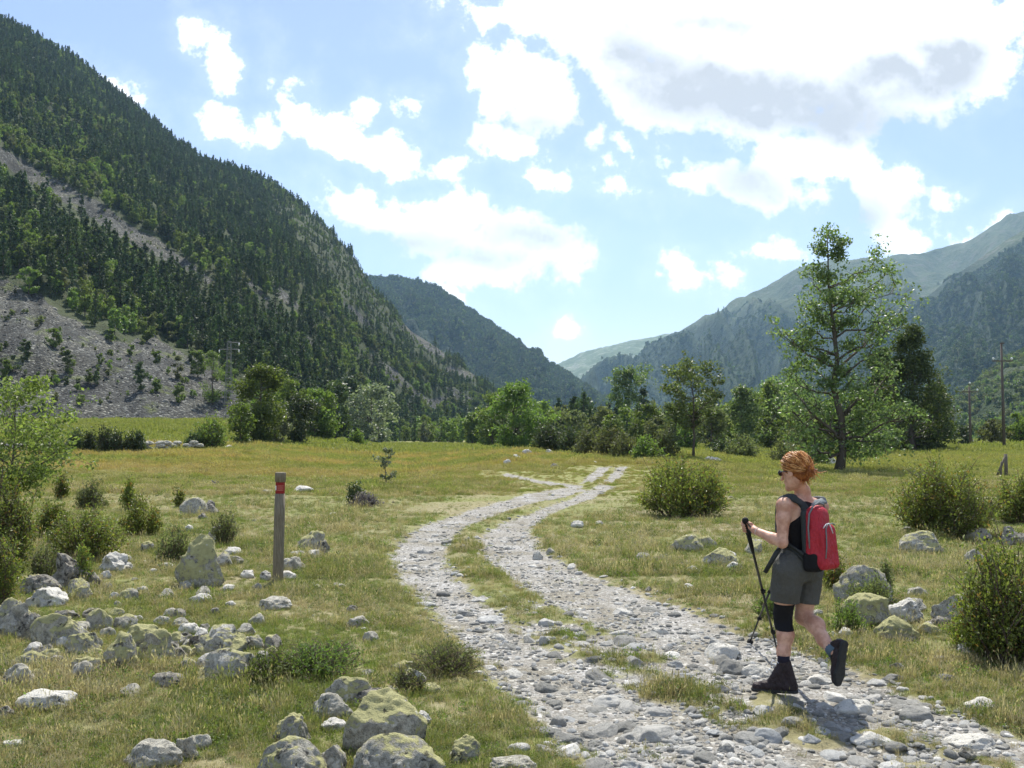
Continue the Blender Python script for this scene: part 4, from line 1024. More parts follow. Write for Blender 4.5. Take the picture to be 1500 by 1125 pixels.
# left
BF(20, 800, 553, 175, M_WILLOW, 'feathery light green willow with dark stems at the left border', 'willow_shrub', 'shrub', FG, z0=.38, ntips=46, trunk=.012, leafpx=3.4, dens=2.2, lo=.03, spread=.075)
BU(8, 850, 680, 78, M_BOX, 'dark boxwood at the left border under the feathery willow', group=FG, stems=60, dens=1.2)
BU(-8, 890, 770, 76, M_BOX, 'lower boxwood mass at the left border above the craggy boulder', group=FG, stems=50, dens=1.1)
BU(90, 732, 694, 22, M_BOX, 'small upright boxwood sprig alone in the left meadow', group=FG, stems=10)
BU(134, 746, 702, 48, M_OLIVE, 'olive grey shrub in the left meadow behind the sprigs', 'shrub', 'shrub', FG)
BU(190, 748, 704, 34, M_BOX, 'upright boxwood with a pointed tip left of the stone cluster', group=FG, stems=16, spiky=1)
BU(206, 784, 728, 62, M_BOX, 'boxwood of several thin upright shoots in the left meadow', group=FG, stems=20, spiky=1.1)
BU(262, 742, 716, 18, M_BOX, 'little round boxwood beside the pale stones', group=FG, stems=14)
BU(125, 818, 742, 118, M_BOX, 'broad boxwood behind the dark white-topped boulder', group=FG, stems=64, dens=1.1)
BU(75, 790, 730, 60, M_BOX, 'mid-sized boxwood between the border bushes and the broad one', group=FG, stems=36)
BU(122, 860, 800, 26, M_BOX, 'slim boxwood shoot in front of the dark white-topped boulder', group=FG, stems=8, spiky=1.2)
BU(68, 850, 796, 60, M_OLIVE, 'grey twiggy shrub touching the dark white-topped boulder', 'shrub', 'shrub', FG, dens=.6)
BU(252, 826, 768, 50, M_OLIVE, 'thin grey-green shrub behind the tall mossy boulder', 'shrub', 'shrub', FG, dens=.6, spiky=1)
BU(330, 798, 746, 44, M_OLIVE, 'brownish olive shrub right of the lichen-spotted stone', 'shrub', 'shrub', FG, dens=.7, spiky=1)
BF(565, 711, 655, 46, M_SILVER, 'spindly pale-leaved sapling in the meadow left of the track', 'sapling', 'sapling', FG, z0=.15, ntips=16, dens=1.3, spread=.05, lo=.05, trunk=.012)
BU(520, 740, 706, 30, M_DARK, 'dark sprig rising from the purple-grey tuft', 'shrub', 'shrub', FG, stems=12)
BU(536, 742, 720, 46, M_LAV, 'low purple-grey twiggy tuft in the meadow', 'shrub', 'shrub', FG, stems=40, spiky=1.2)
BU(311, 714, 706, 14, M_LAV, 'tiny purple-grey tuft in the far left meadow', 'shrub', 'shrub', FG, stems=14)
# green herbage in the near left
BU(470, 985, 938, 150, M_GREEN, 'dense low green herbs behind the bottom boulders', 'herb_clump', 'plant', FG, stems=90, leafpx=2.8, spiky=.4)
BU(395, 1000, 950, 90, M_GREEN, 'green leafy herbs right of the pale dome boulder', 'herb_clump', 'plant', FG, stems=60, leafpx=2.8, spiky=.4)
BU(650, 985, 940, 110, M_OLIVE, 'tall brownish grass-like herb clump beside the track edge', 'herb_clump', 'plant', FG, stems=70, leafpx=2.2, spiky=1.6, dens=.5)
BU(600, 1010, 978, 60, M_OLIVE, 'low olive herb clump among the bottom stones', 'herb_clump', 'plant', FG, stems=50, leafpx=2.2, spiky=1.4, dens=.5)
BU(1130, 905, 868, 60, M_GREEN, 'fresh green herbs behind the crossing walking poles', 'herb_clump', 'plant', FG, stems=50, leafpx=2.6, spiky=.7)
BU(1240, 925, 880, 60, M_BRIGHT, 'bright herbs with pale flower heads behind the hiker\'s rear leg', 'herb_clump', 'plant', FG, stems=46, leafpx=2.6, spiky=.8)

# ================================================================ dry-stone wall, poles, pylon, fence
def mat_plain(name, c, rough=.85, spec=.3, nscale=40, amt=.3, bump=.004, metal=0):
    t = NT(name); P = t.obj(); n = t.noise(P, nscale, 4, .6)
    return t.surf(t.bsdf(t.mix(n, tuple(k * (1 - amt) for k in c), tuple(k * (1 + amt) for k in c)), rough, spec, t.bump(n, bump), metal))
M_POLE = mat_plain('old_pole_wood', (.10, .085, .075), nscale=10)
M_INSUL = mat_plain('glass_insulator', (.75, .78, .78), .25, .6, 10, .05, .0)
M_CONC = mat_plain('pylon_grey', (.17, .175, .18), nscale=8)
def utility_pole(px, pb, pt, dep, label, arms, rad=.13, name='utility_pole'):
    q = W3(px, pb, dep); zt = W3(px, pt, dep)[2]; k = dep / FPX
    b = Vector((q[0], dep, q[2]))
    e = bpy.data.objects.new(name, None); COL.objects.link(e); e.location = b; tag(e, label, 'utility pole', 'poles of the overhead lines')
    m = MB(); h = zt - b.z; m.tube([(0, 0, -1), (0, 0, h)], [rad, rad * .65], 10); link('post', m.mesh('post', M_POLE), e)
    for (dy, half, ins) in arms:
        z = h - dy * k; w = half * k
        m = MB(); m.box((0, -rad * .9, z), (w, .05, .06)); link('crossarm', m.mesh('crossarm', M_POLE, False), e)
        for s in ins:
            m = MB(); m.tube([(s * w, -rad * .9, z + .05), (s * w, -rad * .9, z + .14), (s * w, -rad * .9, z + .2), (s * w, -rad * .9, z + .34)], [.03, .03, .13, .07], 8)
            link('insulator', m.mesh('insulator', M_INSUL), e)
    return e
def base_dep(px, pb): return P3(px, pb).y
utility_pole(1471, 657, 503, 95, 'tallest wooden utility pole near the right border', [(26, 15, (-.9, .9)), (0, 3, ())], .16)
utility_pole(1422, 655, 566, 110, 'shorter utility pole with three bright insulators', [(8, 12, (-.9, .9)), (-2, 2, (0,))], .17)
utility_pole(1398, 650, 598, 190, 'faint small utility pole beside the right evergreen', [(4, 8, (-.9, .9)), (-1, 2, (0,))], .15)
def pylon():
    q = None
    pxs = np.linspace(330, 340, 3); T, PX = np.meshgrid(np.linspace(0, .4, 300), pxs, indexing='ij')
    dep = 148; q = W3(334, 618, dep); zt = W3(334, 500, dep)[2]; h = zt - q[2]
    e = bpy.data.objects.new('lattice_pylon', None); COL.objects.link(e); e.location = (q[0], dep, q[2]); tag(e, 'slim grey lattice pylon with short arms at the foot of the scree', 'pylon')
    m = MB(); w0, w1 = .6, .25
    for sx in (-1, 1):
        for sy in (-1, 1): m.tube([(sx * w0, sy * w0, -2), (sx * w1, sy * w1, h)], [.05, .035], 5)
    n = 13
    for i in range(n):
        za, zb_ = h * i / n, h * (i + 1) / n; wa = w0 + (w1 - w0) * i / n; wb = w0 + (w1 - w0) * (i + 1) / n
        for (ax, ay, bx, by) in ((-1, -1, 1, -1), (1, -1, 1, 1), (1, 1, -1, 1), (-1, 1, -1, -1)):
            if i % 2: ax, ay, bx, by = bx, by, ax, ay
            m.tube([(ax * wa, ay * wa, za), (bx * wb, by * wb, zb_)], .022, 4)
            m.tube([(ax * wb, ay * wb, zb_), (bx * wb, by * wb, zb_)], .025, 4)
    link('tower', m.mesh('tower', M_CONC, False), e)
    for (zz, s) in ((.985, 1), (.90, -1), (.90, 1)):
        m = MB(); m.tube([(0, 0, h * zz), (s * 1.5, 0, h * zz)], .07, 5); link('crossarm', m.mesh('crossarm', M_CONC), e)
        m = MB(); m.tube([(s * 1.5, 0, h * zz - .05), (s * 1.5, 0, h * zz - .2), (s * 1.5, 0, h * zz - .5)], [.05, .12, .05], 7); link('insulator', m.mesh('insulator', M_INSUL), e)
pylon()
M_FPOST = mat_plain('fence_wood', (.13, .115, .09), nscale=18)
FLAB = 'thin leaning fence stake at the edge of the right meadow'
for i, (px, pb, pt, lab) in enumerate([(1289, 668, 654, 'fence stake in front of the dark evergreens, leftmost'), (1297, 668, 653, 'fence stake second from the left before the evergreens'), (1304, 668, 655, 'fence stake third from the left before the evergreens'),
                                  (1336, 664, 652, 'fence stake alone under the tallest evergreen'), (1404, 656, 648, 'small fence stake left of the insulator pole'), (1440, 655, 646, 'small fence stake between the two near poles'),
                                  (1466, 700, 676, 'slender stake standing left of the braced corner post')]):
    b = P3(px, pb); k = b.y / FPX; m = MB(); h = (pb - pt) * k
    m.tube([(0, 0, -.2), (.02 * (-1) ** i, 0, h * .6), (.05 * (-1) ** i, 0, h)], [.045, .042, .035], 7)
    o = link('fence_stake', m.mesh('fence_stake', M_FPOST), None, b); tag(o, lab, 'fence stake', 'fence stakes at the edge of the right meadow')
def corner_post():
    b = P3(1474, 699); k = b.y / FPX; h = 34 * k
    e = bpy.data.objects.new('corner_post', None); COL.objects.link(e); e.location = b; tag(e, 'stout braced fence corner post near the right border', 'fence post')
    m = MB(); m.tube([(0, 0, -.2), (0, 0, h)], [.075, .07], 9); link('post', m.mesh('post', M_FPOST), e)
    m = MB(); m.tube([(-14 * k, .05, -.05), (-.02, .02, h * .88)], [.05, .045], 7); link('brace', m.mesh('brace', M_FPOST), e)
corner_post()
# ================================================================ rocks
from mathutils import noise as mnoise
def ico(sub):
    bm = bmesh.new(); bmesh.ops.create_icosphere(bm, subdivisions=sub, radius=1)
    v = np.array([a.co[:] for a in bm.verts]); f = np.array([[a.index for a in p.verts] for p in bm.faces]); bm.free(); return v, f
ICO = {k: ico(k) for k in (2, 3, 4, 5)}
def rock_mesh(name, seed, mat, sub=4, cuts=9, rough=.10, cutlo=.55, cuthi=.9, flat=0):
    r = np.random.default_rng(seed); v, f = ICO[sub]; v = v.copy()
    v[:, 2] = np.where(v[:, 2] < 0, v[:, 2] * .8, v[:, 2])
    for _ in range(cuts):
        n = r.normal(size=3); n[2] = abs(n[2]) * .8 + .05; n /= np.linalg.norm(n); o = r.uniform(cutlo, cuthi)
        d = v @ n - o; v = v - np.clip(d, 0, None)[:, None] * n * .92
    off = r.uniform(-50, 50, 3)
    nv = np.array([mnoise.fractal(Vector(p * 1.5 + off), 1.0, 2.0, 5 if sub > 3 else 3) for p in v])
    nr = np.array([abs(mnoise.noise(Vector(p * 2.6 - off))) for p in v]) if sub > 3 else 0
    ln = v / (np.linalg.norm(v, axis=1)[:, None] + 1e-9)
    v = v + ln * (nv * rough - nr * rough * 1.1)[:, None]
    m = np.abs(v).max(0); v /= m
    return npmesh(name, v, f, mat, True)
def mat_boulder(name, lich, white, dark, base=(.37, .355, .30), lc=((.27, .265, .11), (.50, .48, .26))):
    t = NT(name); O = t.obj(); P = t.pos()
    ov = t.n('ShaderNodeVectorMath', operation='ADD'); t.set(ov.inputs[0], P)
    rr = t.math('MULTIPLY', t.rnd(), 37.0); cb = t.n('ShaderNodeCombineXYZ'); t.set(cb.inputs[0], rr); t.set(ov.inputs[1], cb.outputs[0]); V = ov.outputs[0]
    n1 = t.noise(V, 5, 5, .62); n2 = t.noise(V, 22, 6, .72); n3 = t.noise(V, 110, 3, .7)
    col = t.ramp(n2, [(.30, tuple(c * .45 for c in base)), (.47, base), (.62, tuple(c * 1.45 for c in base))])
    col = t.mix(t.math('MULTIPLY', t.rng(n3, .52, .66), .5), col, (.06, .06, .055))
    wm = t.rng(t.math('ADD', n1, t.math('MULTIPLY', n2, .5)), .93 - white * .28, 1.0 - white * .28)
    col = t.mix(wm, col, (.62, .60, .54))
    nor = t.n('ShaderNodeNewGeometry').outputs['Normal']; sp = t.n('ShaderNodeSeparateXYZ'); t.set(sp.inputs[0], nor)
    n4 = t.noise(V, 3.0, 5, .6)
    lm = t.math('ADD', t.math('ADD', t.math('MULTIPLY', sp.outputs[2], .32), n4), t.math('MULTIPLY', t.math('SUBTRACT', n2, .5), .55))
    lm = t.rng(lm, 1.02 - lich * .55, 1.10 - lich * .55)
    col = t.mix(lm, col, t.mix(n2, lc[0], lc[1]))
    bl = t.rng(t.noise(V, 13, 5, .75), .60 - dark * .09, .66 - dark * .09)
    col = t.mix(t.math('MULTIPLY', bl, .85), col, (.035, .034, .03))
    vs = t.math('MULTIPLY', t.rng(t.math('ADD', t.voro(V, 16), t.math('MULTIPLY', t.math('SUBTRACT', n3, .5), .5)), .22, .15), t.rng(n1, .5, .6)); col = t.mix(t.math('MULTIPLY', vs, .8), col, (.60, .60, .54))
    h = t.math('ADD', n2, t.math('MULTIPLY', n3, .5)); h = t.math('ADD', h, t.math('MULTIPLY', lm, .15))
    return t.surf(t.bsdf(col, .92, .2, t.bump(h, .03, .9)))
M_L = mat_boulder('boulder_lichen', .9, .2, .05)
M_LG = mat_boulder('boulder_half_lichen', .62, .35, .2)
M_G = mat_boulder('boulder_grey', .3, .3, .15)
M_W = mat_boulder('boulder_white', .05, .95, .25, (.46, .45, .41))
M_D = mat_boulder('boulder_dark', .25, .05, .8, (.26, .245, .21))
def mat_stone():
    t = NT('river_stone'); O = t.obj(); rd = t.rnd()
    base = t.ramp(rd, [(0, (.20, .20, .185)), (.3, (.28, .277, .255)), (.55, (.36, .355, .33)), (.75, (.55, .54, .50)), (.9, (.34, .355, .36)), (1, (.80, .78, .72))])
    n = t.noise(O, 3.2, 6, .7); n2 = t.noise(O, 14, 4, .7)
    c = t.mix(1.0, base, t.ramp(n, [(.3, (.6, .6, .58)), (.5, (1, 1, 1)), (.7, (1.15, 1.13, 1.1))]), 'MULTIPLY')
    c = t.mix(t.math('MULTIPLY', t.rng(n2, .58, .7), .5), c, (.16, .16, .12))
    return t.surf(t.bsdf(c, .85, .3, t.bump(t.math('ADD', n, n2), .05, .6)))
M_ST = mat_stone()
def set_rock(o, px, pb, w, h, depthf=.8, sink=.28, yaw=None, tilt=None, r=None, base=None, grow=1.08):
    """size a unit rock so that its outline is w x h photo pixels with its foot at pb"""
    b = base or P3(px, pb)
    w *= 1.08; h *= grow
    k = b.y / FPX; sx = w / 2 * k; hz = h * k
    # visible height includes part of the top face seen from above
    el = math.atan2(CAM_Z, b.y); dy = sx * depthf
    hz = max(.42 * sx, (hz - dy * math.sin(el) * .8) / math.cos(el))
    sz = hz / (2 - 2 * sink)
    o.scale = (sx * 1.06, dy, sz)
    o.location = (b.x, b.y + dy * .75, b.z + sz * (1 - 2 * sink))
    o.rotation_euler = (0, 0, 0) if yaw is None else (0, 0, yaw)
    return o
GB = 'boulders lying in the grass'
# px, foot, width, height, material, seed, cuts, label
BOULDERS = [
 (287, 861, 66, 72, 'L', 11, 7, 'tall mossy upright boulder shaped like a shark fin'),
 (95, 862, 78, 52, 'D', 12, 9, 'dark boulder with a white-flecked top behind the slim boxwood shoot'),
 (50, 872, 56, 28, 'D', 13, 8, 'flat dark grey boulder behind the bright white one'),
 (62, 889, 52, 27, 'W', 14, 6, 'bright white rounded boulder at the left'),
 (12, 935, 62, 66, 'LG', 15, 13, 'craggy buff boulder cut by the left border'),
 (36, 938, 30, 40, 'D', 16, 12, 'jagged dark block leaning on the craggy border boulder'),
 (75, 947, 66, 46, 'L', 17, 5, 'smooth yellow-green dome boulder near the left border'),
 (116, 958, 46, 32, 'LG', 18, 6, 'rounded grey-green boulder right of the yellow-green dome'),
 (112, 928, 36, 16, 'G', 19, 6, 'flat grey stone wedged behind the yellow-green dome'),
 (92, 908, 34, 14, 'D', 20, 7, 'low brown-topped stone below the bright white boulder'),
 (40, 978, 52, 24, 'LG', 21, 7, 'low two-part stone, white and mossy, below the yellow-green dome'),
 (68, 965, 30, 14, 'L', 22, 5, 'small mossy stone touching the low two-part stone'),
 (20, 1011, 50, 36, 'G', 23, 6, 'round grey boulder at the left border below the mossy ones'),
 (57, 1041, 78, 30, 'W', 24, 6, 'long pale boulder in the lower left grass'),
 (5, 1052, 26, 16, 'D', 25, 7, 'small reddish-brown stone at the left border'),
 (122, 988, 48, 24, 'LG', 26, 8, 'low grey stone in front of the leaning mossy slab'),
 (172, 980, 52, 52, 'L', 27, 14, 'leaning mossy slab with a sharp crest'),
 (140, 924, 34, 30, 'L', 28, 6, 'mossy knob standing behind the leaning slab'),
 (205, 945, 50, 28, 'L', 29, 6, 'rounded mossy boulder behind the arched one'),
 (222, 968, 56, 46, 'L', 30, 14, 'arched mossy boulder with a shaded hollow below'),
 (178, 922, 34, 20, 'LG', 31, 7, 'grey-green stone behind the leaning mossy slab'),
 (255, 945, 26, 18, 'L', 32, 6, 'small mossy block between the arched boulder and the speckled long one'),
 (268, 962, 24, 16, 'L', 33, 6, 'small mossy stone under the speckled long boulder'),
 (312, 962, 76, 42, 'LG', 34, 10, 'long speckled grey boulder tilting up to the right'),
 (348, 950, 18, 18, 'L', 35, 6, 'little mossy stone at the right tip of the speckled long boulder'),
 (328, 1000, 88, 46, 'LG', 36, 4, 'pale smooth dome boulder half sunk in the herbs'),
 (272, 980, 28, 16, 'LG', 37, 6, 'small round stone left of the pale smooth dome'),
 (240, 1006, 42, 20, 'D', 38, 7, 'dark flat stone in the grass below the arched boulder'),
 (112, 880, 30, 20, 'L', 39, 12, 'small craggy mossy stone between the two left boulder groups'),
 (186, 879, 26, 16, 'LG', 40, 6, 'rounded speckled stone, larger of a touching pair'),
 (166, 879, 15, 11, 'W', 41, 5, 'small pale stone touching the rounded speckled one'),
 (207, 870, 18, 11, 'G', 42, 6, 'grey stone left of the tall mossy boulder'),
 (268, 864, 20, 12, 'G', 43, 6, 'small grey stone at the foot of the tall mossy boulder'),
 (158, 838, 50, 28, 'W', 44, 12, 'craggy white and mossy boulder behind the boxwood shoot'),
 (180, 826, 22, 14, 'LG', 45, 8, 'mossy stone behind the craggy white boulder'),
 (213, 808, 18, 15, 'LG', 46, 7, 'small lumpy stone between the broad boxwood and the thin shrub'),
 (153, 848, 15, 12, 'W', 47, 6, 'small white stone below the craggy white boulder'),
 (157, 864, 13, 10, 'G', 48, 6, 'small grey stone below the small white one'),
 (280, 756, 38, 26, 'LG', 49, 6, 'pale rounded boulder beside the little round boxwood'),
 (306, 752, 24, 18, 'D', 50, 10, 'dark craggy stone right of the pale rounded boulder'),
 (296, 760, 14, 8, 'D', 51, 8, 'small dark stone between the pale boulder and the craggy one'),
 (315, 796, 24, 27, 'G', 52, 7, 'lichen-spotted grey stone beside the brownish olive shrub'),
 (275, 778, 12, 9, 'W', 53, 6, 'small white stone behind the thin grey-green shrub'),
 (338, 812, 26, 10, 'W', 54, 6, 'flat pale stone right of the tall mossy boulder'),
 (342, 826, 24, 11, 'D', 55, 7, 'dark flat stone below the flat pale one'),
 (238, 833, 26, 8, 'W', 56, 6, 'flat white stone left of the tall mossy boulder'),
 (455, 806, 44, 30, 'LG', 57, 12, 'wedge-shaped grey boulder right of the marker post'),
 (472, 812, 18, 20, 'D', 58, 8, 'dark block at the right end of the wedge-shaped boulder'),
 (428, 836, 30, 22, 'G', 59, 11, 'tilted grey slab directly right of the marker post'),
 (436, 815, 24, 8, 'W', 60, 5, 'flat white stone between marker post and wedge-shaped boulder'),
 (459, 817, 18, 11, 'W', 61, 6, 'bright white stone under the wedge-shaped boulder'),
 (418, 849, 26, 12, 'W', 62, 6, 'pale stone at the foot of the marker post'),
 (388, 850, 16, 13, 'W', 63, 7, 'white stone just left of the foot of the marker post'),
 (362, 847, 22, 11, 'W', 64, 6, 'pale stone left of the marker post and its neighbour'),
 (375, 865, 14, 10, 'G', 65, 7, 'small grey stone in the shadow of the marker post'),
 (399, 894, 46, 18, 'G', 66, 6, 'flat brown-grey stone below the marker post'),
 (494, 862, 22, 8, 'G', 67, 5, 'long thin grey stone in the grass between post and track'),
 (441, 722, 32, 13, 'W', 68, 9, 'flat-topped pale block in the meadow behind the marker post'),
 (391, 723, 14, 6, 'G', 69, 6, 'small grey stone left of the post top in the meadow'),
 (313, 901, 15, 10, 'D', 70, 7, 'small dark stone alone below the tall mossy boulder'),
 (203, 909, 9, 7, 'W', 71, 5, 'tiny round white stone in the bare grass'),
 (236, 917, 26, 14, 'G', 72, 6, 'grey-topped stone, left of a pair above the speckled long boulder'),
 (262, 920, 26, 14, 'G', 73, 7, 'grey-topped stone, right of a pair above the speckled long boulder'),
 (275, 930, 30, 16, 'W', 74, 7, 'whitish stone just behind the speckled long boulder'),
 (136, 910, 9, 6, 'W', 75, 5, 'tiny white stone behind the mossy knob'),
 (372, 950, 26, 18, 'G', 76, 8, 'small ridged grey stone right of the pale smooth dome'),
 (400, 948, 22, 10, 'G', 77, 6, 'flat grey stone right of the ridged one'),
 (216, 1128, 76, 38, 'G', 78, 5, 'speckled grey dome boulder at the bottom left'),
 (268, 1112, 40, 34, 'LG', 79, 12, 'craggy mossy stone with a dark side next to the speckled dome'),
 (290, 1098, 30, 20, 'G', 80, 7, 'pale stone behind the craggy mossy one at the bottom'),
 (558, 1105, 112, 84, 'L', 81, 5, 'largest yellow-green mossy boulder at the bottom of the photo'),
 (580, 1150, 122, 66, 'LG', 82, 6, 'speckled black and white boulder in front of the largest mossy one'),
 (418, 1152, 98, 62, 'LG', 83, 6, 'mossy grey boulder left at the bottom edge'),
 (484, 1136, 36, 40, 'LG', 84, 6, 'mossy wedge between the two bottom boulders'),
 (428, 1090, 58, 46, 'LG', 85, 12, 'craggy patchy boulder behind the bottom left mossy one'),
 (484, 1056, 54, 36, 'G', 86, 5, 'round pale grey boulder left of the largest mossy one'),
 (506, 1032, 62, 38, 'LG', 87, 5, 'mossy-topped grey boulder behind the round pale grey one'),
 (490, 1072, 40, 18, 'W', 88, 8, 'low pinkish-white stone between the grey and the craggy boulders'),
 (560, 1030, 26, 20, 'LG', 89, 7, 'small mossy stone on the shoulder of the largest mossy boulder'),
 (568, 1014, 26, 9, 'W', 90, 6, 'small white stone behind the largest mossy boulder'),
 (604, 1010, 34, 28, 'LG', 91, 6, 'grey-green boulder standing right behind the largest mossy one'),
 (628, 1015, 30, 14, 'L', 92, 7, 'low mossy stone right of the grey-green boulder'),
 (676, 1118, 46, 34, 'L', 93, 9, 'pointed mossy stone right of the speckled bottom boulder'),
 (618, 1062, 24, 18, 'W', 94, 8, 'broken pale stone right of the largest mossy boulder'),
 (752, 1132, 62, 20, 'G', 95, 5, 'flat speckled stone at the bottom edge beside the track'),
 (590, 982, 30, 14, 'G', 96, 6, 'half-hidden grey stone between herb clumps'),
 (542, 940, 22, 14, 'G', 97, 6, 'grey stone in the grass above the herb clumps'),
 (522, 918, 30, 14, 'G', 98, 7, 'pale lumpy stone in the grass halfway to the track'),
 (515, 896, 14, 9, 'D', 99, 6, 'small dark stone between post and track'),
 (15, 1093, 30, 7, 'W', 100, 4, 'pale bluish flat stone at the lower left border'),
 (1360, 812, 64, 32, 'LG', 101, 5, 'grey dome boulder below the big rounded boxwood'),
 (1438, 792, 34, 18, 'G', 102, 5, 'low grey boulder right of the grey dome'),
 (1484, 798, 40, 28, 'D', 103, 9, 'dark craggy boulder at the right border'),
 (1272, 886, 74, 54, 'LG', 104, 6, 'large grey boulder with heath growing on its face'),
 (1277, 917, 64, 44, 'L', 105, 6, 'lichen-yellow boulder with a dark notch'),
 (1330, 914, 54, 34, 'W', 106, 8, 'black-streaked white boulder behind two mossy ones'),
 (1342, 896, 34, 18, 'LG', 107, 5, 'smooth grey boulder above the black-streaked white one'),
 (1321, 938, 56, 34, 'L', 108, 5, 'low mossy dome in front of the black-streaked boulder'),
 (1364, 930, 30, 16, 'L', 109, 6, 'small mossy boulder right of the low mossy dome'),
 (1408, 918, 58, 44, 'LG', 110, 7, 'speckled boulder half behind the thin boxwood sprays'),
 (1348, 874, 28, 14, 'G', 111, 7, 'flat grey stone at the back of the right boulder group'),
 (1240, 880, 26, 26, 'G', 112, 8, 'grey boulder between the yellow-green bush and the heath boulder'),
 (1430, 825, 28, 20, 'G', 113, 6, 'pale stone seen through the near boxwood'),
 (1012, 808, 44, 24, 'LG', 114, 7, 'mossy boulder, left of the two beyond the right track'),
 (1060, 830, 48, 26, 'LG', 115, 6, 'mossy boulder, right of the two beyond the right track'),
 (1078, 836, 22, 12, 'W', 116, 6, 'pale stone at the foot of the right mossy boulder'),
 (1110, 800, 24, 10, 'W', 117, 6, 'pale stone behind the hiker\'s hand'),
 (1450, 962, 70, 30, 'G', 118, 7, 'grey stones under the near boxwood'),
 (1335, 765, 14, 8, 'W', 119, 5, 'small pale stone in the meadow below the left side of the big boxwood'),
 (1330, 777, 12, 6, 'G', 120, 5, 'small grey stone in the right meadow beside the pale one'),
 (1274, 674, 12, 7, 'W', 121, 5, 'white stone in the meadow right of the tall poplar'),
 (1218, 683, 16, 12, 'W', 122, 7, 'white stone against the foot of the tall poplar'),
 (1045, 677, 24, 8, 'W', 123, 7, 'flat white stones in the meadow above the boxwood'),
 (805, 668, 16, 11, 'W', 124, 9, 'pointed pale block on the bank at the head of the track'),
 (771, 668, 14, 10, 'W', 125, 8, 'pale grey stone left of the pointed block on the bank'),
 (755, 674, 14, 8, 'W', 126, 8, 'white stone on the left of the bank'),
 (743, 680, 10, 7, 'W', 127, 8, 'leftmost pale stone on the bank'),
 (811, 686, 14, 7, 'D', 128, 8, 'dark brown stone on the bank above the side track'),
 (871, 679, 12, 4, 'W', 129, 6, 'flat white stone above the far end of the track'),
 (611, 718, 6, 5, 'W', 130, 5, 'tiny white stone in the meadow right of the sapling'),
 (698, 776, 2, 2, 'W', 131, 5, ''),
 (787, 820, 16, 12, 'W', 132, 7, 'blue-white stone at the outer edge of the right wheel track'),
 (806, 812, 12, 9, 'G', 133, 6, 'grey upright stone on the edge of the right wheel track'),
 (845, 773, 18, 10, 'W', 134, 7, 'whitish lumpy stone in the grass beyond the right track'),
 (879, 770, 14, 7, 'G', 135, 6, 'grey stone in the grass right of the whitish lumpy one'),
 (945, 822, 22, 12, 'G', 136, 6, 'grey stone left of the mossy boulders beyond the track'),
 (334, 658, 14, 6, 'W', 137, 6, 'pale flat boulder at the foot of the wall thicket'),
]
MATK = {'L': M_L, 'LG': M_LG, 'G': M_G, 'W': M_W, 'D': M_D}
for (px, pb, w, h, mk, sd, cuts, lab) in BOULDERS:
    if not lab: continue
    sub = 5 if w > 44 else 4 if w > 12 else 3
    o = link('boulder' if w > 20 else 'stone', rock_mesh('boulder', sd * 13 + 5, MATK[mk], sub, cuts + 3, .13 if cuts < 8 else .2, .45 if cuts > 8 else .62, .8 if cuts > 8 else .95))
    set_rock(o, px, pb, w, h, .8 if w < 60 else .7)
    tag(o, lab, 'boulder' if w > 20 else 'stone', GB)
# --- notable stones set in the track
TS = [(1062, 966, 48, 24, 'bright white rock, tallest in the track left of the hiker'), (1075, 988, 40, 24, 'pale rock leaning on the tallest white one'), (1112, 992, 40, 20, 'white rock beside the hiker\'s front boot'),
      (720, 914, 42, 13, 'pale blue-grey slab in the left wheel track'), (682, 903, 24, 9, 'flat pale stone left of the blue-grey slab'), (955, 1086, 72, 18, 'long white cracked stone near the bottom'), (900, 1036, 54, 16, 'smooth blue-grey oval stone'),
      (1124, 1088, 44, 22, 'domed pale stone right of the long white one'), (1257, 1048, 62, 26, 'large white stone touching the hiker\'s shadow'), (1347, 1056, 44, 22, 'whitish flat stone right of the hiker\'s shadow stone'),
      (1282, 1090, 52, 20, 'low grey-white stone near the lower right corner'), (1313, 998, 36, 12, 'blue-grey flat stone in the grass edge right of the hiker'), (1432, 1098, 70, 14, 'long flat white stone in the lower right corner'), (1318, 982, 22, 14, 'pale stone behind the blue-grey flat one'),
      (1164, 1063, 30, 14, 'pale stone lower left of the hiker\'s shadow'), (870, 970, 26, 10, 'blue-grey tilted stone in the middle of the track'), (798, 944, 16, 14, 'small bright upright stone on the middle strip'), (803, 917, 28, 12, 'whitish stone at the start of the stony middle strip'),
      (968, 929, 26, 11, 'white stone on the right wheel track left of the poles'), (966, 1049, 40, 14, 'white low stone above the long cracked one'), (990, 978, 22, 11, 'small pale stone in the middle grass left of the poles'), (817, 1064, 24, 16, 'round pale stone at the left side of the near track'),
      (1160, 1030, 28, 12, 'grey stone at the edge of the hiker\'s shadow'), (1323, 1028, 14, 8, 'small round white stone at the right track edge'), (760, 1100, 30, 12, 'flat pale stone at the lower left edge of the track'), (1010, 1104, 30, 12, 'pale stone below the long cracked one'),
      (1065, 1102, 24, 14, 'upright pale stone at the bottom between two larger ones'), (622, 811, 22, 7, 'flat white stone on the bend of the left wheel track'), (747, 805, 18, 7, 'flat white stone on the bend of the right wheel track'), (655, 797, 16, 7, 'pale stone on the grassy strip between the bends'),
      (1390, 1000, 30, 14, 'brown-grey broken slab in the grass right of the track'), (1205, 972, 16, 9, 'pale stone at the upper track edge beside the rear boot'), (1200, 1003, 42, 16, 'white flat stone behind the hiker\'s boots'), (930, 1005, 30, 9, 'thin pale stone right of the middle grass tuft')]
STM = [rock_mesh('stone', 900 + i, M_ST, 4, 7, .09, .55, .9) for i in range(10)]
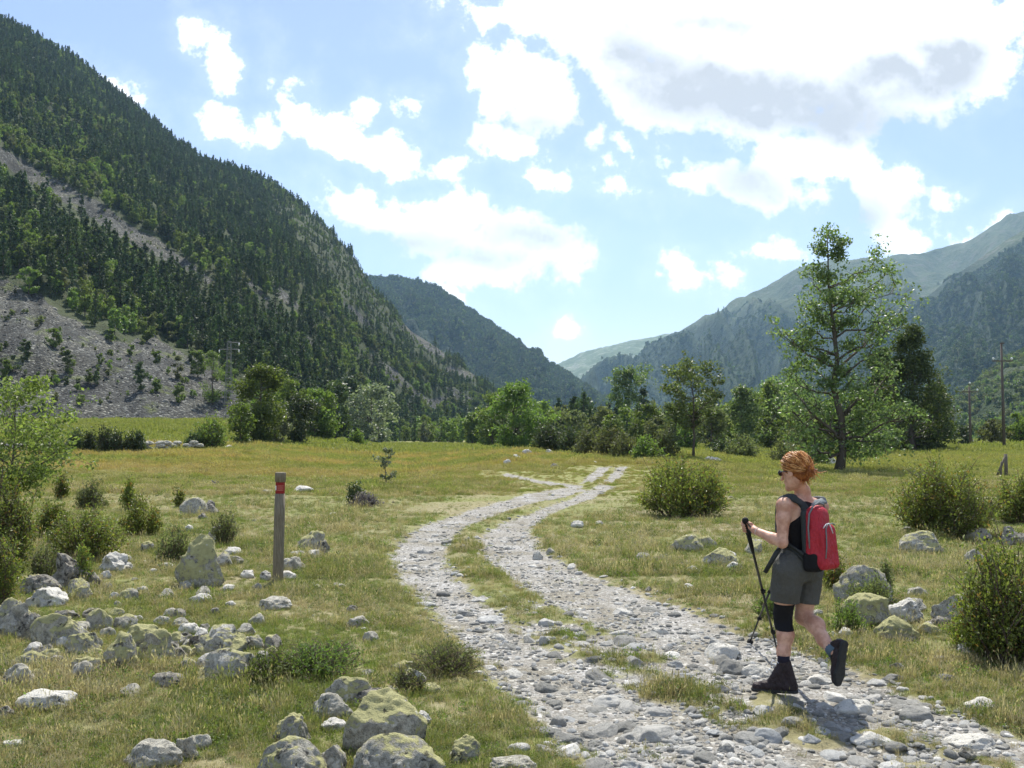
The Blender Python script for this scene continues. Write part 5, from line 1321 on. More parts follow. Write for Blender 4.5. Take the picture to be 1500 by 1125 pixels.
for i, (px, pb, w, h, lab) in enumerate(TS):
    white = 'white' in lab
    o = link('stone', rock_mesh('stone', 700 + i, M_W if white and i % 2 == 0 else M_ST, 4, 8, .10, .55, .9)); set_rock(o, px, pb, w, h, .75, .42, grow=.9); tag(o, lab, 'stone', 'larger stones set in the track')
def scatter_stones():
    r = np.random.default_rng(42)
    # on the wheel tracks
    n = 0; tries = 0; P = []
    y = 4.6 * (60 / 4.6) ** (r.uniform(0, 1, 14000) ** .85); x = r.uniform(-.36, .62, 14000) * y
    t = track(x, y); k = t > -.12; x, y, t = x[k], y[k], t[k]
    size = np.clip(r.lognormal(-3.5, .5, len(x)), .010, .12)
    vis = size / y; order = np.argsort(-vis)
    sel = order[:130]
    rest = order[130:2200]
    for j, i in enumerate(sel):
        s = size[i]; f = r.uniform(.3, .55)
        o = link('stone', STM[r.integers(0, 10)], None, (x[i], y[i], zat(x[i], y[i]) - s * f * .1), (r.normal() * .12, r.normal() * .12, r.uniform(0, 6.28)), (s * r.uniform(.9, 1.3), s * r.uniform(.6, 1), s * f))
        tag(o, 'pale rounded stone lying loose in the stony wheel tracks', 'stone', 'pale stones in the wheel tracks')
    s = size[rest]; f = r.uniform(.3, .6, len(rest))
    # gravel
    m = 42000; gy = 4.5 * (26 / 4.5) ** (r.uniform(0, 1, m)); gx = r.uniform(-.36, .62, m) * gy; gt = track(gx, gy) + .4 * (fbm(gx * 3, gy * 3, 3, 8))
    kk = (gt > -.05) & (fbm(gx * 1.4, gy * 1.4, 3, 14) + r.uniform(-.25, .25, m) > -.05); gx, gy = gx[kk], gy[kk]; gs = np.clip(r.lognormal(-4.5, .5, len(gx)), .005, .035)
    X = np.concatenate([x[rest], gx]); Y = np.concatenate([y[rest], gy]); S = np.concatenate([s * .8, gs]); F = np.concatenate([f, r.uniform(.45, .8, len(gx))])
    pts = np.stack([X, Y, H(X, Y) + S * F * .05], -1); nn = len(X)
    rot = np.stack([r.normal(size=nn) * .2, r.normal(size=nn) * .2, r.uniform(0, 6.28, nn)], -1)
    scl = np.stack([S * r.uniform(.85, 1.3, nn), S * r.uniform(.6, 1, nn), S * F], -1)
    low = [rock_mesh('pebble', 500 + i, M_ST, 2, 5, .1, .6, .9) for i in range(8)]
    scatter('gravel', pts, rot, scl, r.integers(0, 8, nn), low, 'loose gravel and small stones covering the wheel tracks', 'gravel')
    # packing stones of the lower left pile
    for c in range(46):
        px = r.uniform(20, 400); pb = 935 + r.normal() * 26 if c < 30 else r.uniform(820, 1010)
        w_ = r.uniform(12, 34); o = link('stone', STM_G[r.integers(0, len(STM_G))]); set_rock(o, px, pb, w_, w_ * r.uniform(.5, .75), yaw=r.uniform(0, 6.28)); tag(o, 'smaller mossy or grey stone packed among the boulders of the lower left pile', 'stone', 'stones packed in the lower left pile')
    for c in range(20):
        px = r.uniform(1180, 1420) if c < 13 else r.uniform(960, 1110); pb = r.uniform(880, 945) if c < 13 else r.uniform(800, 845)
        w_ = r.uniform(12, 32); o = link('stone', STM_G[r.integers(0, len(STM_G))]); set_rock(o, px, pb, w_, w_ * r.uniform(.45, .7), yaw=r.uniform(0, 6.28)); tag(o, 'smaller stone packed among the mossy boulders on the right of the track', 'stone', 'stones packed beside the track on the right')
    # small stones in the grass
    n = 60; cl = [(-3.2, 8.5, 1.6, 2), (-2.5, 11, 1.5, 2), (2.6, 7.8, 1, 1.5), (-1.3, 6.2, 1, 1), (-3.5, 15, 3, 4), (3.6, 9, 1.5, 2), (1.8, 14, 2, 3), (-3, 22, 5, 8), (2, 45, 12, 8)]
    c = 0
    while c < n:
        q = cl[r.integers(0, len(cl))]; xx = q[0] + r.normal() * q[2]; yy = q[1] + r.normal() * q[3]
        if yy < 4.8 or float(track(np.array([xx]), np.array([yy]))[0]) > .1: continue
        s = float(np.clip(r.lognormal(-2.9, .45), .03, .16)) * (1 if yy < 20 else 1.5)
        o = link('stone', STM_G[r.integers(0, len(STM_G))], None, (xx, yy, zat(xx, yy) + s * .2), (r.normal() * .2, r.normal() * .2, r.uniform(0, 6.28)), (s * r.uniform(.9, 1.4), s * r.uniform(.7, 1), s * r.uniform(.45, .8)))
        tag(o, 'small weathered stone half sunk in the grass', 'stone', 'small stones scattered in the grass'); c += 1
STM_G = [rock_mesh('stone', 950 + i, (M_G, M_LG, M_W, M_D)[i % 4], 4, 8, .12, .55, .9) for i in range(8)]
scatter_stones()
# --- dry-stone wall
def dry_wall():
    r = np.random.default_rng(4)
    pts = [P3(px, py) for px, py in ((-10, 664), (60, 663), (130, 662), (205, 661), (240, 660), (292, 659))]
    e = bpy.data.objects.new('drystone_wall', None); COL.objects.link(e); e.location = pts[0]; tag(e, 'low tumbled dry-stone wall along the back of the left meadow', 'stone wall')
    m = MB(); v, f = ICO[2]
    for a, b in zip(pts[:-1], pts[1:]):
        ln = (b - a).length; n = int(ln * 9)
        for i in range(n):
            t = r.uniform(0, 1); lay = r.integers(0, 3); p = a + (b - a) * t; s = r.uniform(.13, .26)
            vv = v * np.array([s * 1.4, s, s * .7]) * (1 + .2 * r.normal(size=(len(v), 1))* .5)
            c, sn = math.cos(r.uniform(0, 6.28)), math.sin(r.uniform(0, 6.28)); 
            vv = vv + np.array([p.x - pts[0].x + r.normal() * .05, p.y - pts[0].y + r.normal() * .1, p.z - pts[0].z + .12 + lay * .2])
            m.add(vv, None, f)
    link('stonework', m.mesh('stonework', M_G, False), e)
dry_wall()
# ================================================================ grass
def mat_grass(name, g1, g2, s1, s2, straw=.5, scale=.55, trans=.4):
    t = NT(name); P = t.pos(); f = t.attr('rnd'); rd = t.rnd()
    n = t.noise(P, scale, 4, .6); n2 = t.noise(P, .09, 3, .5)
    gc = t.mix(f, g1, g2); sc = t.mix(f, s1, s2)
    m = t.math('ADD', t.math('ADD', t.math('MULTIPLY', n, 1.3), t.math('MULTIPLY', rd, .35)), t.math('MULTIPLY', n2, .5))
    m = t.rng(m, 1.22 - straw * .3, 1.42 - straw * .3)
    c = t.mix(m, gc, sc)
    # lush far meadow: fresher green, with bands of russet seed heads
    sp = t.n('ShaderNodeSeparateXYZ'); t.set(sp.inputs[0], P)
    far = t.rng(sp.outputs[1], 18.0, 60.0)
    nb = t.noise(t.scalev(P, (.35, 1, 1)), .085, 4, .6)
    mg = t.mix(f, (.16, .20, .035), (.28, .295, .08)); mo = t.mix(f, (.46, .30, .12), (.38, .31, .11))
    side = t.rng(sp.outputs[0], 12.0, -4.0); lush = t.rng(sp.outputs[1], 95.0, 70.0)
    ml = t.mix(t.math('MULTIPLY', t.rng(nb, .43, .58), t.math('MULTIPLY', t.math('MULTIPLY_ADD', side, .75, .25), lush)), mg, mo)
    c = t.mix(t.math('MULTIPLY', far, .85), c, ml)
    b = t.bsdf(c, .6, .25); tr = t.n('ShaderNodeBsdfTranslucent'); t.set(tr.inputs['Color'], t.mix(1.0, c, (1.2, 1.25, .8), 'MULTIPLY'))
    mx = t.n('ShaderNodeMixShader'); mx.inputs[0].default_value = trans; t.t.links.new(b, mx.inputs[1]); t.t.links.new(tr.outputs[0], mx.inputs[2])
    return t.surf(mx.outputs[0])
M_GR = mat_grass('grass_blades', (.125, .15, .038), (.23, .245, .085), (.29, .24, .135), (.44, .38, .24), .85)
M_GRG = mat_grass('grass_green', (.13, .19, .034), (.235, .285, .08), (.22, .215, .08), (.31, .285, .13), .5)
M_GRS = mat_grass('grass_dry', (.21, .18, .09), (.31, .26, .13), (.33, .26, .165), (.48, .42, .28), .8)
def tuft(name, seed, mat, n, rad, h0, h1, w, lean=.5, curl=.5, seeds=False):
    r = np.random.default_rng(seed)
    a = r.uniform(0, 6.283, n); q = rad * r.uniform(0, 1, n) ** .6
    b = np.stack([np.cos(a) * q, np.sin(a) * q, -0.01 * np.ones(n)], -1)
    h = r.uniform(h0, h1, n) * (1 - .35 * q / rad)
    d = r.uniform(0, 6.283, n); ln = h * np.abs(r.normal(size=n)) * lean
    D = np.stack([np.cos(d), np.sin(d), np.zeros(n)], -1)
    S = np.stack([-np.sin(d + r.normal(size=n) * .8), np.cos(d), np.zeros(n)], -1); S /= np.linalg.norm(S, axis=1)[:, None]
    ww = (w * r.uniform(.6, 1.3, n))[:, None]
    m = b + D * (ln * .35)[:, None] + np.array([0, 0, 1]) * (h * .6)[:, None]
    tp = b + D * ln[:, None] + np.array([0, 0, 1]) * (h * (1 - curl * .2 * ln / h))[:, None]
    v = np.stack([b - S * ww, b + S * ww, m + S * ww * .75, m - S * ww * .75, tp], 1).reshape(-1, 3)
    i = np.arange(n) * 5
    qd = np.stack([i, i + 1, i + 2, i + 3], -1); td = np.stack([i + 3, i + 2, i + 4], -1); rn = r.uniform(0, 1, n)
    rr = np.concatenate([rn, rn])
    if seeds:      # seed heads: slim spindles at the tips of some blades
        k = np.arange(0, n, 3); c = tp[k]; L_ = .03 * h1 / .25; s2 = S[k] * ww[k] * 2.2; up = np.array([0, 0, L_]) + D[k] * L_ * .4
        v2 = np.stack([c - up * .5, c + s2, c + up, c - s2], 1).reshape(-1, 3); j = np.arange(len(k)) * 4 + len(v)
        v = np.vstack([v, v2]); qd = np.vstack([qd, np.stack([j, j + 1, j + 2, j + 3], -1)]); rr = np.concatenate([rn, np.ones(len(k)), rn])
    return npmesh(name, v, [qd, td], mat, False, {'rnd': ('FACE', 'FLOAT', rr)})
def herb(name, seed, mat, n, rad, h, leaf):
    r = np.random.default_rng(seed); c = r.normal(size=(n, 3)) * [rad * .5, rad * .5, h * .4]; c[:, 2] = np.abs(c[:, 2]) + .005
    return leaf_mesh(name, c, leaf, mat, .6, .5, r)
def make_grass():
    r = np.random.default_rng(77)
    near = [tuft('grass_tuft', 1, M_GR, 34, .07, .04, .11, .0022, .7), tuft('grass_tuft', 2, M_GR, 30, .08, .05, .14, .0022, .8), tuft('grass_tuft', 3, M_GRG, 34, .07, .04, .10, .0026, .6),
            tuft('grass_tuft', 4, M_GRS, 26, .08, .05, .16, .0018, .8, seeds=True), tuft('grass_tuft', 5, M_GR, 20, .05, .08, .20, .002, .5, seeds=True), herb('herb', 6, M_GREEN, 60, .08, .05, .010), herb('herb', 7, M_OLIVE, 70, .09, .06, .009),
            tuft('grass_tuft', 8, M_GRS, 40, .09, .02, .06, .002, 1.2)]
    # near zone
    Z = []
    def zone(n, y0, y1, pw, s0, s1, thr, base, nk, u0=-.66, u1=.66):
        y = y0 * (y1 / y0) ** (r.uniform(0, 1, n) ** pw); u = r.uniform(u0, u1, n); x = u * y
        t = track(x, y) + .30 * fbm(x * 3.5, y * 3.5, 3, 8)
        dens = fbm(x * 1.3, y * 1.3, 3, 19)
        k = (t < -.02) & (r.uniform(0, 1, n) < np.clip(.86 + dens * 1.0, .25, 1))
        # a few tufts in the tracks
        k |= (r.uniform(0, 1, n) < .06) & (fbm(x * 2, y * 2, 2, 55) > .22)
        x, y, dens = x[k], y[k], dens[k]; z = H(x, y)
        s = r.uniform(s0, s1, len(x)) * (1 + 1.1 * np.clip(fbm(x * .7, y * .7, 2, 66), -.25, .6)) * np.where(track(x, y) > -.1, .6, 1) * np.where((y > 22) & (track(x, y) > -1.4), .45, 1) * (1 - .45 * sstep(62, 30, y) * (base == 8))
        s = np.where((np.hypot(x - 1.82, y - 6.55) < .42), s * .25, s)
        kk = r.integers(0, nk, len(x)) + base
        Z.append((np.stack([x, y, z], -1), s, kk))
    zone(60000, 4.2, 13, 1.0, .40, .85, 0, 0, 8)
    zone(62000, 12, 48, 1.15, .62, 1.25, 0, 0, 8)
    zone(26000, 1.6, 16, 1.0, .5, 1.0, 0, 0, 8, -1.9, -.62); zone(26000, 1.6, 16, 1.0, .5, 1.0, 0, 0, 8, .62, 1.9); zone(9000, 1.6, 4.3, 1.0, .45, .9, 0, 0, 8)
    mid = [tuft('grass_patch', 20 + i, (M_GR, M_GRG, M_GR, M_GRS)[i], 150, .42, .10, .28, .009, .45, seeds=(i % 2 == 1)) for i in range(4)]
    zone(36000, 28, 85, .9, .7, 1.25, 0, 8, 4)
    farp = [tuft('grass_patch', 30 + i, (M_GR, M_GRG, M_GRG, M_GRS)[i], 160, 1.2, .15, .4, .03, .4) for i in range(4)]
    zone(16000, 80, 260, .9, .8, 1.3, 0, 12, 4)
    P = np.vstack([z[0] for z in Z]); s = np.concatenate([z[1] for z in Z]); k = np.concatenate([z[2] for z in Z])
    # fewer green-only or dry-only kinds where the ground calls for the other
    dry = fbm(P[:, 0] * .45, P[:, 1] * .45, 3, 91)
    sw = r.uniform(-.35, .35, len(k))
    k = np.where((k == 2) & (dry + sw > .12), 0, k); k = np.where(((k == 3) | (k == 7)) & (dry + sw < -.12), 2, k)
    rot = np.stack([r.normal(size=len(k)) * .08, r.normal(size=len(k)) * .08, r.uniform(0, 6.28, len(k))], -1)
    S = np.stack([s, s, s * r.uniform(.7, 1.25, len(s))], -1)
    scatter('grass', P, rot, S, k, near + mid + farp, 'short dry-tipped grass and low herbs covering the valley floor', 'grass')
make_grass()
# ================================================================ smooth solid modelling (distance fields meshed as one surface)
class Field:
    def __init__(s, lo, hi, h):
        s.lo = np.array(lo, float); s.h = h; s.n = np.ceil((np.array(hi) - s.lo) / h).astype(int) + 1
        s.F = np.full(s.n, .2, np.float32); s.ax = [s.lo[i] + np.arange(s.n[i]) * h for i in range(3)]
    def block(s, lo, hi):
        sl = []
        for i in range(3):
            a = max(0, int((lo[i] - s.lo[i]) / s.h)); b = min(s.n[i], int((hi[i] - s.lo[i]) / s.h) + 2); sl.append(slice(a, max(b, a)))
        X, Y, Z = np.meshgrid(*[s.ax[i][sl[i]] for i in range(3)], indexing='ij')
        return tuple(sl), np.stack([X, Y, Z], -1)
    def put(s, d, sl, k, sub=False):
        F = s.F[sl]
        if sub: d = -d; k and 0
        if k <= 0: s.F[sl] = np.maximum(F, d) if sub else np.minimum(F, d); return
        if sub:
            hh = np.clip(.5 - .5 * (F - d) / k, 0, 1); s.F[sl] = F + (d - F) * hh + k * hh * (1 - hh)
        else:
            hh = np.clip(.5 + .5 * (F - d) / k, 0, 1); s.F[sl] = F + (d - F) * hh - k * hh * (1 - hh)
    def cone(s, a, b, r1, r2, k=.02, sub=False):
        a = np.asarray(a, float); b = np.asarray(b, float); m = max(r1, r2) + k + .03
        sl, P = s.block(np.minimum(a, b) - m, np.maximum(a, b) + m)
        if P.size == 0: return
        ab = b - a; t = np.clip(((P - a) @ ab) / (ab @ ab + 1e-12), 0, 1)
        s.put(np.linalg.norm(P - a - t[..., None] * ab, axis=-1) - (r1 + (r2 - r1) * t), sl, k, sub)
    def chain(s, pts, rad, k=.02):
        for i in range(len(pts) - 1): s.cone(pts[i], pts[i + 1], rad[i], rad[i + 1], k)
    def ell(s, c, r, R_=None, k=.03, sub=False):
        c = np.asarray(c, float); r = np.asarray(r, float); m = r.max() + k + .03
        sl, P = s.block(c - m, c + m)
        if P.size == 0: return
        Q = (P - c) @ (np.eye(3) if R_ is None else R_)          # R_ columns are the ellipsoid's axes
        q = np.linalg.norm(Q / r, axis=-1); q2 = np.linalg.norm(Q / (r * r), axis=-1) + 1e-9
        s.put(q * (q - 1) / q2, sl, k, sub)
    def rbox(s, c, hb, rr, R_=None, k=.01, taper=0.0, sub=False):
        c = np.asarray(c, float); hb = np.asarray(hb, float); m = np.linalg.norm(hb) + k + .03
        sl, P = s.block(c - m, c + m); Q = (P - c) @ (np.eye(3) if R_ is None else R_)
        f = 1 - taper * (Q[..., 2:3] / hb[2]) ; Q = np.concatenate([Q[..., :2] / np.clip(f, .3, 2), Q[..., 2:]], -1)
        q = np.abs(Q) - (hb - rr)
        s.put(np.linalg.norm(np.maximum(q, 0), axis=-1) + np.minimum(q.max(-1), 0) - rr, sl, k, sub)
    def clip(s, fn):                     # keep where fn(P) < 0
        X, Y, Z = np.meshgrid(*s.ax, indexing='ij'); s.F = np.maximum(s.F, fn(X, Y, Z).astype(np.float32))
    def smooth(s, n=1):
        for _ in range(n):
            for ax in range(3):
                F = s.F; G = F.copy(); a = [slice(None)] * 3; b = [slice(None)] * 3; c = [slice(None)] * 3
                a[ax] = slice(1, -1); b[ax] = slice(0, -2); c[ax] = slice(2, None)
                G[tuple(a)] = .5 * F[tuple(a)] + .25 * (F[tuple(b)] + F[tuple(c)]); s.F = G
    def mesh(s, name, mat):
        F = s.F; S = F < 0
        c = np.zeros(tuple(s.n - 1), np.int8)
        off = [(i, j, k) for i in (0, 1) for j in (0, 1) for k in (0, 1)]
        for o in off: c += S[o[0]:s.n[0] - 1 + o[0], o[1]:s.n[1] - 1 + o[1], o[2]:s.n[2] - 1 + o[2]]
        cell = (c > 0) & (c < 8); ids = np.full(cell.shape, -1, np.int64); idx = np.argwhere(cell); ids[cell] = np.arange(len(idx))
        acc = np.zeros((len(idx), 3)); cnt = np.zeros(len(idx))
        for ax in range(3):
            for o in off:
                if o[ax]: continue
                o2 = list(o); o2[ax] = 1
                f0 = F[idx[:, 0] + o[0], idx[:, 1] + o[1], idx[:, 2] + o[2]]; f1 = F[idx[:, 0] + o2[0], idx[:, 1] + o2[1], idx[:, 2] + o2[2]]
                m = (f0 < 0) != (f1 < 0); t = f0[m] / (f0[m] - f1[m]); p = np.tile(np.array(o, float), (m.sum(), 1)); p[:, ax] = t
                acc[m] += p; cnt[m] += 1
        v = s.lo + s.h * (idx + acc / cnt[:, None])
        quads = []
        for ax in range(3):
            b, d = [(1, 2), (2, 0), (0, 1)][ax]
            sl0 = [slice(1, s.n[i] - 1) for i in range(3)]; sl1 = list(sl0); sl0[ax] = slice(0, s.n[ax] - 1); sl1[ax] = slice(1, s.n[ax])
            A = S[tuple(sl0)]; B = S[tuple(sl1)]
            for sgn, mk in ((1, A & ~B), (-1, B & ~A)):
                e = np.argwhere(mk); e = e + np.array([0 if i == ax else 1 for i in range(3)])
                if not len(e): continue
                def cid(db, dd):
                    q = e.copy(); q[:, b] -= db; q[:, d] -= dd; return ids[q[:, 0], q[:, 1], q[:, 2]]
                q = np.stack([cid(1, 1), cid(0, 1), cid(0, 0), cid(1, 0)], -1)
                quads.append(q if sgn > 0 else q[:, ::-1])
        return npmesh(name, v, np.vstack(quads), mat, True)
def cloth(name, c, rough=.9, scale=60, bump=.004, amt=.18, wr=9, wrb=.012, spec=.2):
    t = NT(name); P = t.obj(); n = t.noise(P, scale, 3, .6); w = t.noise(t.scalev(P, (1, 1, .6)), wr, 4, .55)
    nb = t.bump(w, wrb, .9); nb = t.bump(n, bump, .5, nb)
    return t.surf(t.bsdf(t.mix(n, tuple(k * (1 - amt) for k in c), tuple(k * (1 + amt) for k in c)), rough, spec, nb))
def mat_skin():
    t = NT('skin'); P = t.obj(); n = t.noise(P, 16, 4, .6)
    c = t.mix(t.rng(n, .35, .65), (.43, .22, .15), (.62, .37, .27))
    return t.surf(t.bsdf(c, .5, .35, t.bump(t.noise(P, 120, 3), .0008), Subsurface_Weight=.08))
def mat_hair(ca=(.20, .055, .012), cb=(.84, .42, .13)):
    t = NT('red_hair'); P = t.obj(); n = t.rng(t.noise(P, 34, 4, .75), .36, .64)
    b = t.bsdf(t.mix(n, ca, cb), .42, .5)
    tr = t.n('ShaderNodeBsdfTranslucent'); tr.inputs['Color'].default_value = (.75, .32, .06, 1); mx = t.n('ShaderNodeMixShader'); mx.inputs[0].default_value = .25
    t.t.links.new(b, mx.inputs[1]); t.t.links.new(tr.outputs[0], mx.inputs[2]); return t.surf(mx.outputs[0])
M_SKIN = mat_skin(); M_HAIR = mat_hair((.16, .045, .01), (.42, .15, .035)); M_HAIRS = [mat_hair((.15, .04, .01), (.30, .09, .02)), mat_hair((.42, .15, .03), (.60, .25, .06)), mat_hair((.70, .36, .11), (.92, .60, .27))]
M_BLACK = cloth('black_knit', (.012, .012, .014), wrb=.03); M_SHORT = cloth('grey_shorts_cloth', (.082, .082, .076), wr=9, wrb=.06)
M_RED = cloth('red_nylon', (.38, .018, .032), .6, 90, .002, .12, 11, .06, .35); M_STRAP = cloth('dark_webbing', (.035, .04, .042), .7)
M_GREYSTRAP = cloth('grey_strap_lining', (.16, .18, .19), .6); M_BOOT = cloth('boot_leather', (.034, .025, .027), .6, 22, .006, .7, 14, .05)
M_SOLE = cloth('boot_rubber', (.035, .036, .036), .85); M_SOCK = cloth('blue_grey_sock', (.09, .13, .17), .95); M_SOCKD = cloth('dark_sock', (.02, .018, .03), .95)
M_LENS = mat_plain('dark_lens', (.008, .008, .01), .08, .9, 10, .0, 0); M_PIPE = mat_plain('silver_piping', (.55, .57, .6), .5)
M_SHAFT = mat_plain('black_anodised_shaft', (.012, .012, .014), .3, .6, 40, .1, 0); M_GRIP = mat_plain('black_foam', (.015, .015, .016), .9); M_STEEL = mat_plain('steel_tip', (.5, .5, .5), .3, .5, 10, .1, 0, 1.0)

def hiker():
    Zo = zat(2.0, 6.6)                    # local ground height below the hiker
    J = lambda px, py, d: W3(px, py, d)
    f = np.array([-.64, .77, 0]); rt = np.array([.77, .64, 0]); up = np.array([0, 0, 1.])
    f /= np.linalg.norm(f); rt /= np.linalg.norm(rt)
    RB = np.stack([rt, f, up], 1)
    hc = J(1168, 826, 6.72)
    Lh = J(1154, 834, 6.63); Rh = J(1184, 834, 6.79)
    Lk = J(1147, 905, 6.74); La = J(1148, 975, 6.64); Rk = J(1177, 903, 6.78); Ra = J(1216, 949, 6.50)
    Ls = J(1148, 741, 6.60); Rs = J(1203, 743, 6.84); nk = J(1176, 726, 6.72); hd = J(1164, 691, 6.66)
    Le = J(1146, 795, 6.56); Lw = J(1106, 777, 6.72); Re = J(1192, 796, 6.98); Rw = J(1160, 800, 7.14)
    lo = np.minimum.reduce([J(1080, 1010, 6.4), hc - .55]); lo = np.array([1.5, 6.1, -.05]); hi = np.array([2.42, 7.35, 1.72])
    ch = J(1173, 764, 6.72); wa = J(1171, 798, 6.72)
    hf = np.array([-.68, .68, -.24]); hf /= np.linalg.norm(hf); hr = np.cross(hf, up); hr /= np.linalg.norm(hr); hu = np.cross(hr, hf); RH = np.stack([hr, hf, hu], 1)
    def torso(B, g=0.0):
        B.ell(ch, (.150 + g, .100 + g, .165 + g), RB, .03); B.ell(ch + up * .055, (.155 + g, .085 + g, .10 + g), RB, .04)
        B.ell(wa, (.125 + g, .088 + g, .12 + g), RB, .05); B.ell(hc + up * .01, (.160 + g, .115 + g, .115 + g), RB, .05)
        B.ell(ch + f * .06 - up * .02 + rt * .06, (.055 + g, .05 + g, .055 + g), RB, .03); B.ell(ch + f * .06 - up * .02 - rt * .06, (.055 + g, .05 + g, .055 + g), RB, .03)
    def hips(B, g=0.0):
        B.ell(hc - f * .045 - up * .03 - rt * .065, (.085 + g, .08 + g, .09 + g), RB, .04); B.ell(hc - f * .045 - up * .03 + rt * .065, (.085 + g, .08 + g, .09 + g), RB, .04)
    B = Field(lo, hi, .0055)
    torso(B); hips(B)
    B.cone(Ls + rt * .02, Rs - rt * .02, .042, .042, .05); B.cone(nk - up * .05, Ls + up * .006, .05, .04, .04); B.cone(nk - up * .05, Rs + up * .006, .05, .04, .04)
    B.chain([nk - up * .04, nk + up * .03, hd - hu * .05], [.056, .048, .047], .025)
    # head
    B.ell(hd + hu * .025 - hf * .012, (.070, .088, .085), RH, .02); B.ell(hd + hf * .022 - hu * .045, (.052, .062, .065), RH, .03)
    B.cone(hd + hf * .075 - hu * .10, hd + hf * .06 - hu * .09, .022, .03, .03)
    B.cone(hd + hf * .086 + hu * .005, hd + hf * .106 - hu * .030, .008, .012, .012)                       # nose
    B.cone(hd + hf * .080 - hu * .058 + hr * .018, hd + hf * .080 - hu * .058 - hr * .018, .009, .009, .01)  # lips
    for sg in (-1, 1):
        B.ell(hd + hf * .072 + hu * .012 + hr * sg * .030, (.018, .010, .012), RH, .01, sub=True); B.ell(hd + hf * .070 + hu * .010 + hr * sg * .030, (.011, .011, .009), RH, .004)
        B.ell(hd + hr * sg * .070 - hu * .008 - hf * .004, (.010, .018, .030), RH, .008)
    # arms
    B.chain([Ls, Ls + (Le - Ls) * .35 , Le], [.046, .043, .034], .03); B.chain([Le, Le + (Lw - Le) * .35, Lw], [.036, .037, .024], .018)
    B.chain([Rs, Rs + (Re - Rs) * .35, Re], [.046, .043, .034], .03); B.chain([Re, Re + (Rw - Re) * .35, Rw], [.036, .037, .024], .018)
    # legs
    B.chain([Lh, Lh + (Lk - Lh) * .5, Lk + up * .03], [.086, .076, .056], .03); B.chain([Lk + up * .03, Lk - up * .03], [.056, .052], .02)
    lc = Lk + (La - Lk) * .35 - f * .018; B.chain([Lk - up * .02, lc, Lk + (La - Lk) * .72, La], [.050, .055, .041, .036], .03)
    B.chain([Rh, Rh + (Rk - Rh) * .5, Rk], [.086, .076, .055], .03)
    rd = (Ra - Rk); rc = Rk + rd * .36 + np.array([.02, -.005, .014]); B.chain([Rk, rc, Rk + rd * .75, Ra], [.052, .056, .041, .036], .03)
    B.cone(La, La - up * .06 + f * .03, .035, .03, .02); B.cone(Ra, Ra + rd / np.linalg.norm(rd) * .04, .034, .03, .02)
    # hands: palm, four fingers closed round the grip, thumb on top
    def hand(Wp, grip_c, gdir, fw, side):
        """Wp wrist, grip centre, gdir unit along the pole (down), fw from wrist to knuckles"""
        fw = fw / np.linalg.norm(fw); out = np.cross(gdir, fw) * side; out /= np.linalg.norm(out)
        pc = grip_c - fw * .026 + out * .014
        B.chain([Wp, pc - fw * .015], [.024, .024], .015); B.ell(pc, (.036, .030, .017), np.stack([gdir, fw, out], 1), .014)
        for i, (o_, ln) in enumerate(((-.028, .92), (-.009, 1.0), (.010, .96), (.028, .80))):
            kn = pc + gdir * o_ + fw * .028 + out * .006
            p1 = grip_c + gdir * (o_ * .98) + fw * .026 * ln + out * .004
            p2 = grip_c + gdir * (o_ * .96) + fw * .016 * ln - out * .022
            p3 = grip_c + gdir * (o_ * .94) - fw * .008 * ln - out * .021
            B.chain([kn - fw * .008, kn, p1, p2, p3], [.0095, .0100, .0090, .0085, .0075], .003)
        th0 = pc - gdir * .030 - fw * .012; th1 = grip_c - gdir * .043 + fw * .004 - out * .004; th2 = grip_c - gdir * .040 + fw * .020 - out * .016
        B.chain([th0, th1, th2], [.0125, .0105, .0088], .005)
    gL = J(1094, 772, 6.80); tipL = P3(1147, 984); tL = np.array(tipL); dL = (tL - gL) / np.linalg.norm(tL - gL)
    gR = J(1152, 802, 7.18); tR = np.array(P3(1097, 942)); dR = (tR - gR) / np.linalg.norm(tR - gR)
    hand(Lw, gL, dL, gL - Lw, 1); hand(Rw, gR, dR, gR - Rw, -1)
    body = link('person', B.mesh('person', M_SKIN)); tag(body, 'red-haired hiker in black top and grey shorts walking up the track with two poles', 'person')
    # --- black top: a shell round the trunk, open at shoulders and upper back sides
    S_ = Field(J(1120, 830, 6.35) - .02, np.array([2.35, 7.1, 1.46]), .006)
    torso(S_, .008); 
    S_.cone(nk - up * .055, Ls + rt * .035 + up * .004, .052, .046, .03); S_.cone(nk - up * .055, Rs - rt * .035 + up * .004, .052, .046, .03)
    S_.cone(Ls + rt * .04, Rs - rt * .04, .048, .048, .04)
    zt = ch[2] + .05; zb = hc[2] + .045
    def cut(X, Y, Z):
        a = (X - ch[0]) * rt[0] + (Y - ch[1]) * rt[1]; b = (X - ch[0]) * f[0] + (Y - ch[1]) * f[1]
        w = .155 - .075 * sstep(zt - .06, zt + .05, Z) * (1 - .0 * b)       # racer back: narrows upwards
        w = np.where(Z > nk[2] - .055, .125, w)
        w = np.where(Z < zt - .06, .3, w)
        neck = (nk[2] - .012 - .02 * (b < 0)) - Z
        return np.maximum(np.maximum(np.abs(a) - w, zb - Z), np.where(np.abs(a) < .062, -neck, Z - (nk[2] + .012)))
    S_.clip(cut)
    link('tank_top', S_.mesh('tank_top', M_BLACK), body)
    # --- shorts
    T_ = Field(J(1125, 900, 6.35) - .03, np.array([2.35, 7.15, wa[2] + .06]), .006)
    T_.ell(hc + up * .01, (.172, .127, .12), RB, .05); hips(T_, .012); T_.ell(wa - up * .045, (.145, .108, .075), RB, .05)
    Ld = (Lk - Lh); Rd = (Rk - Rh)
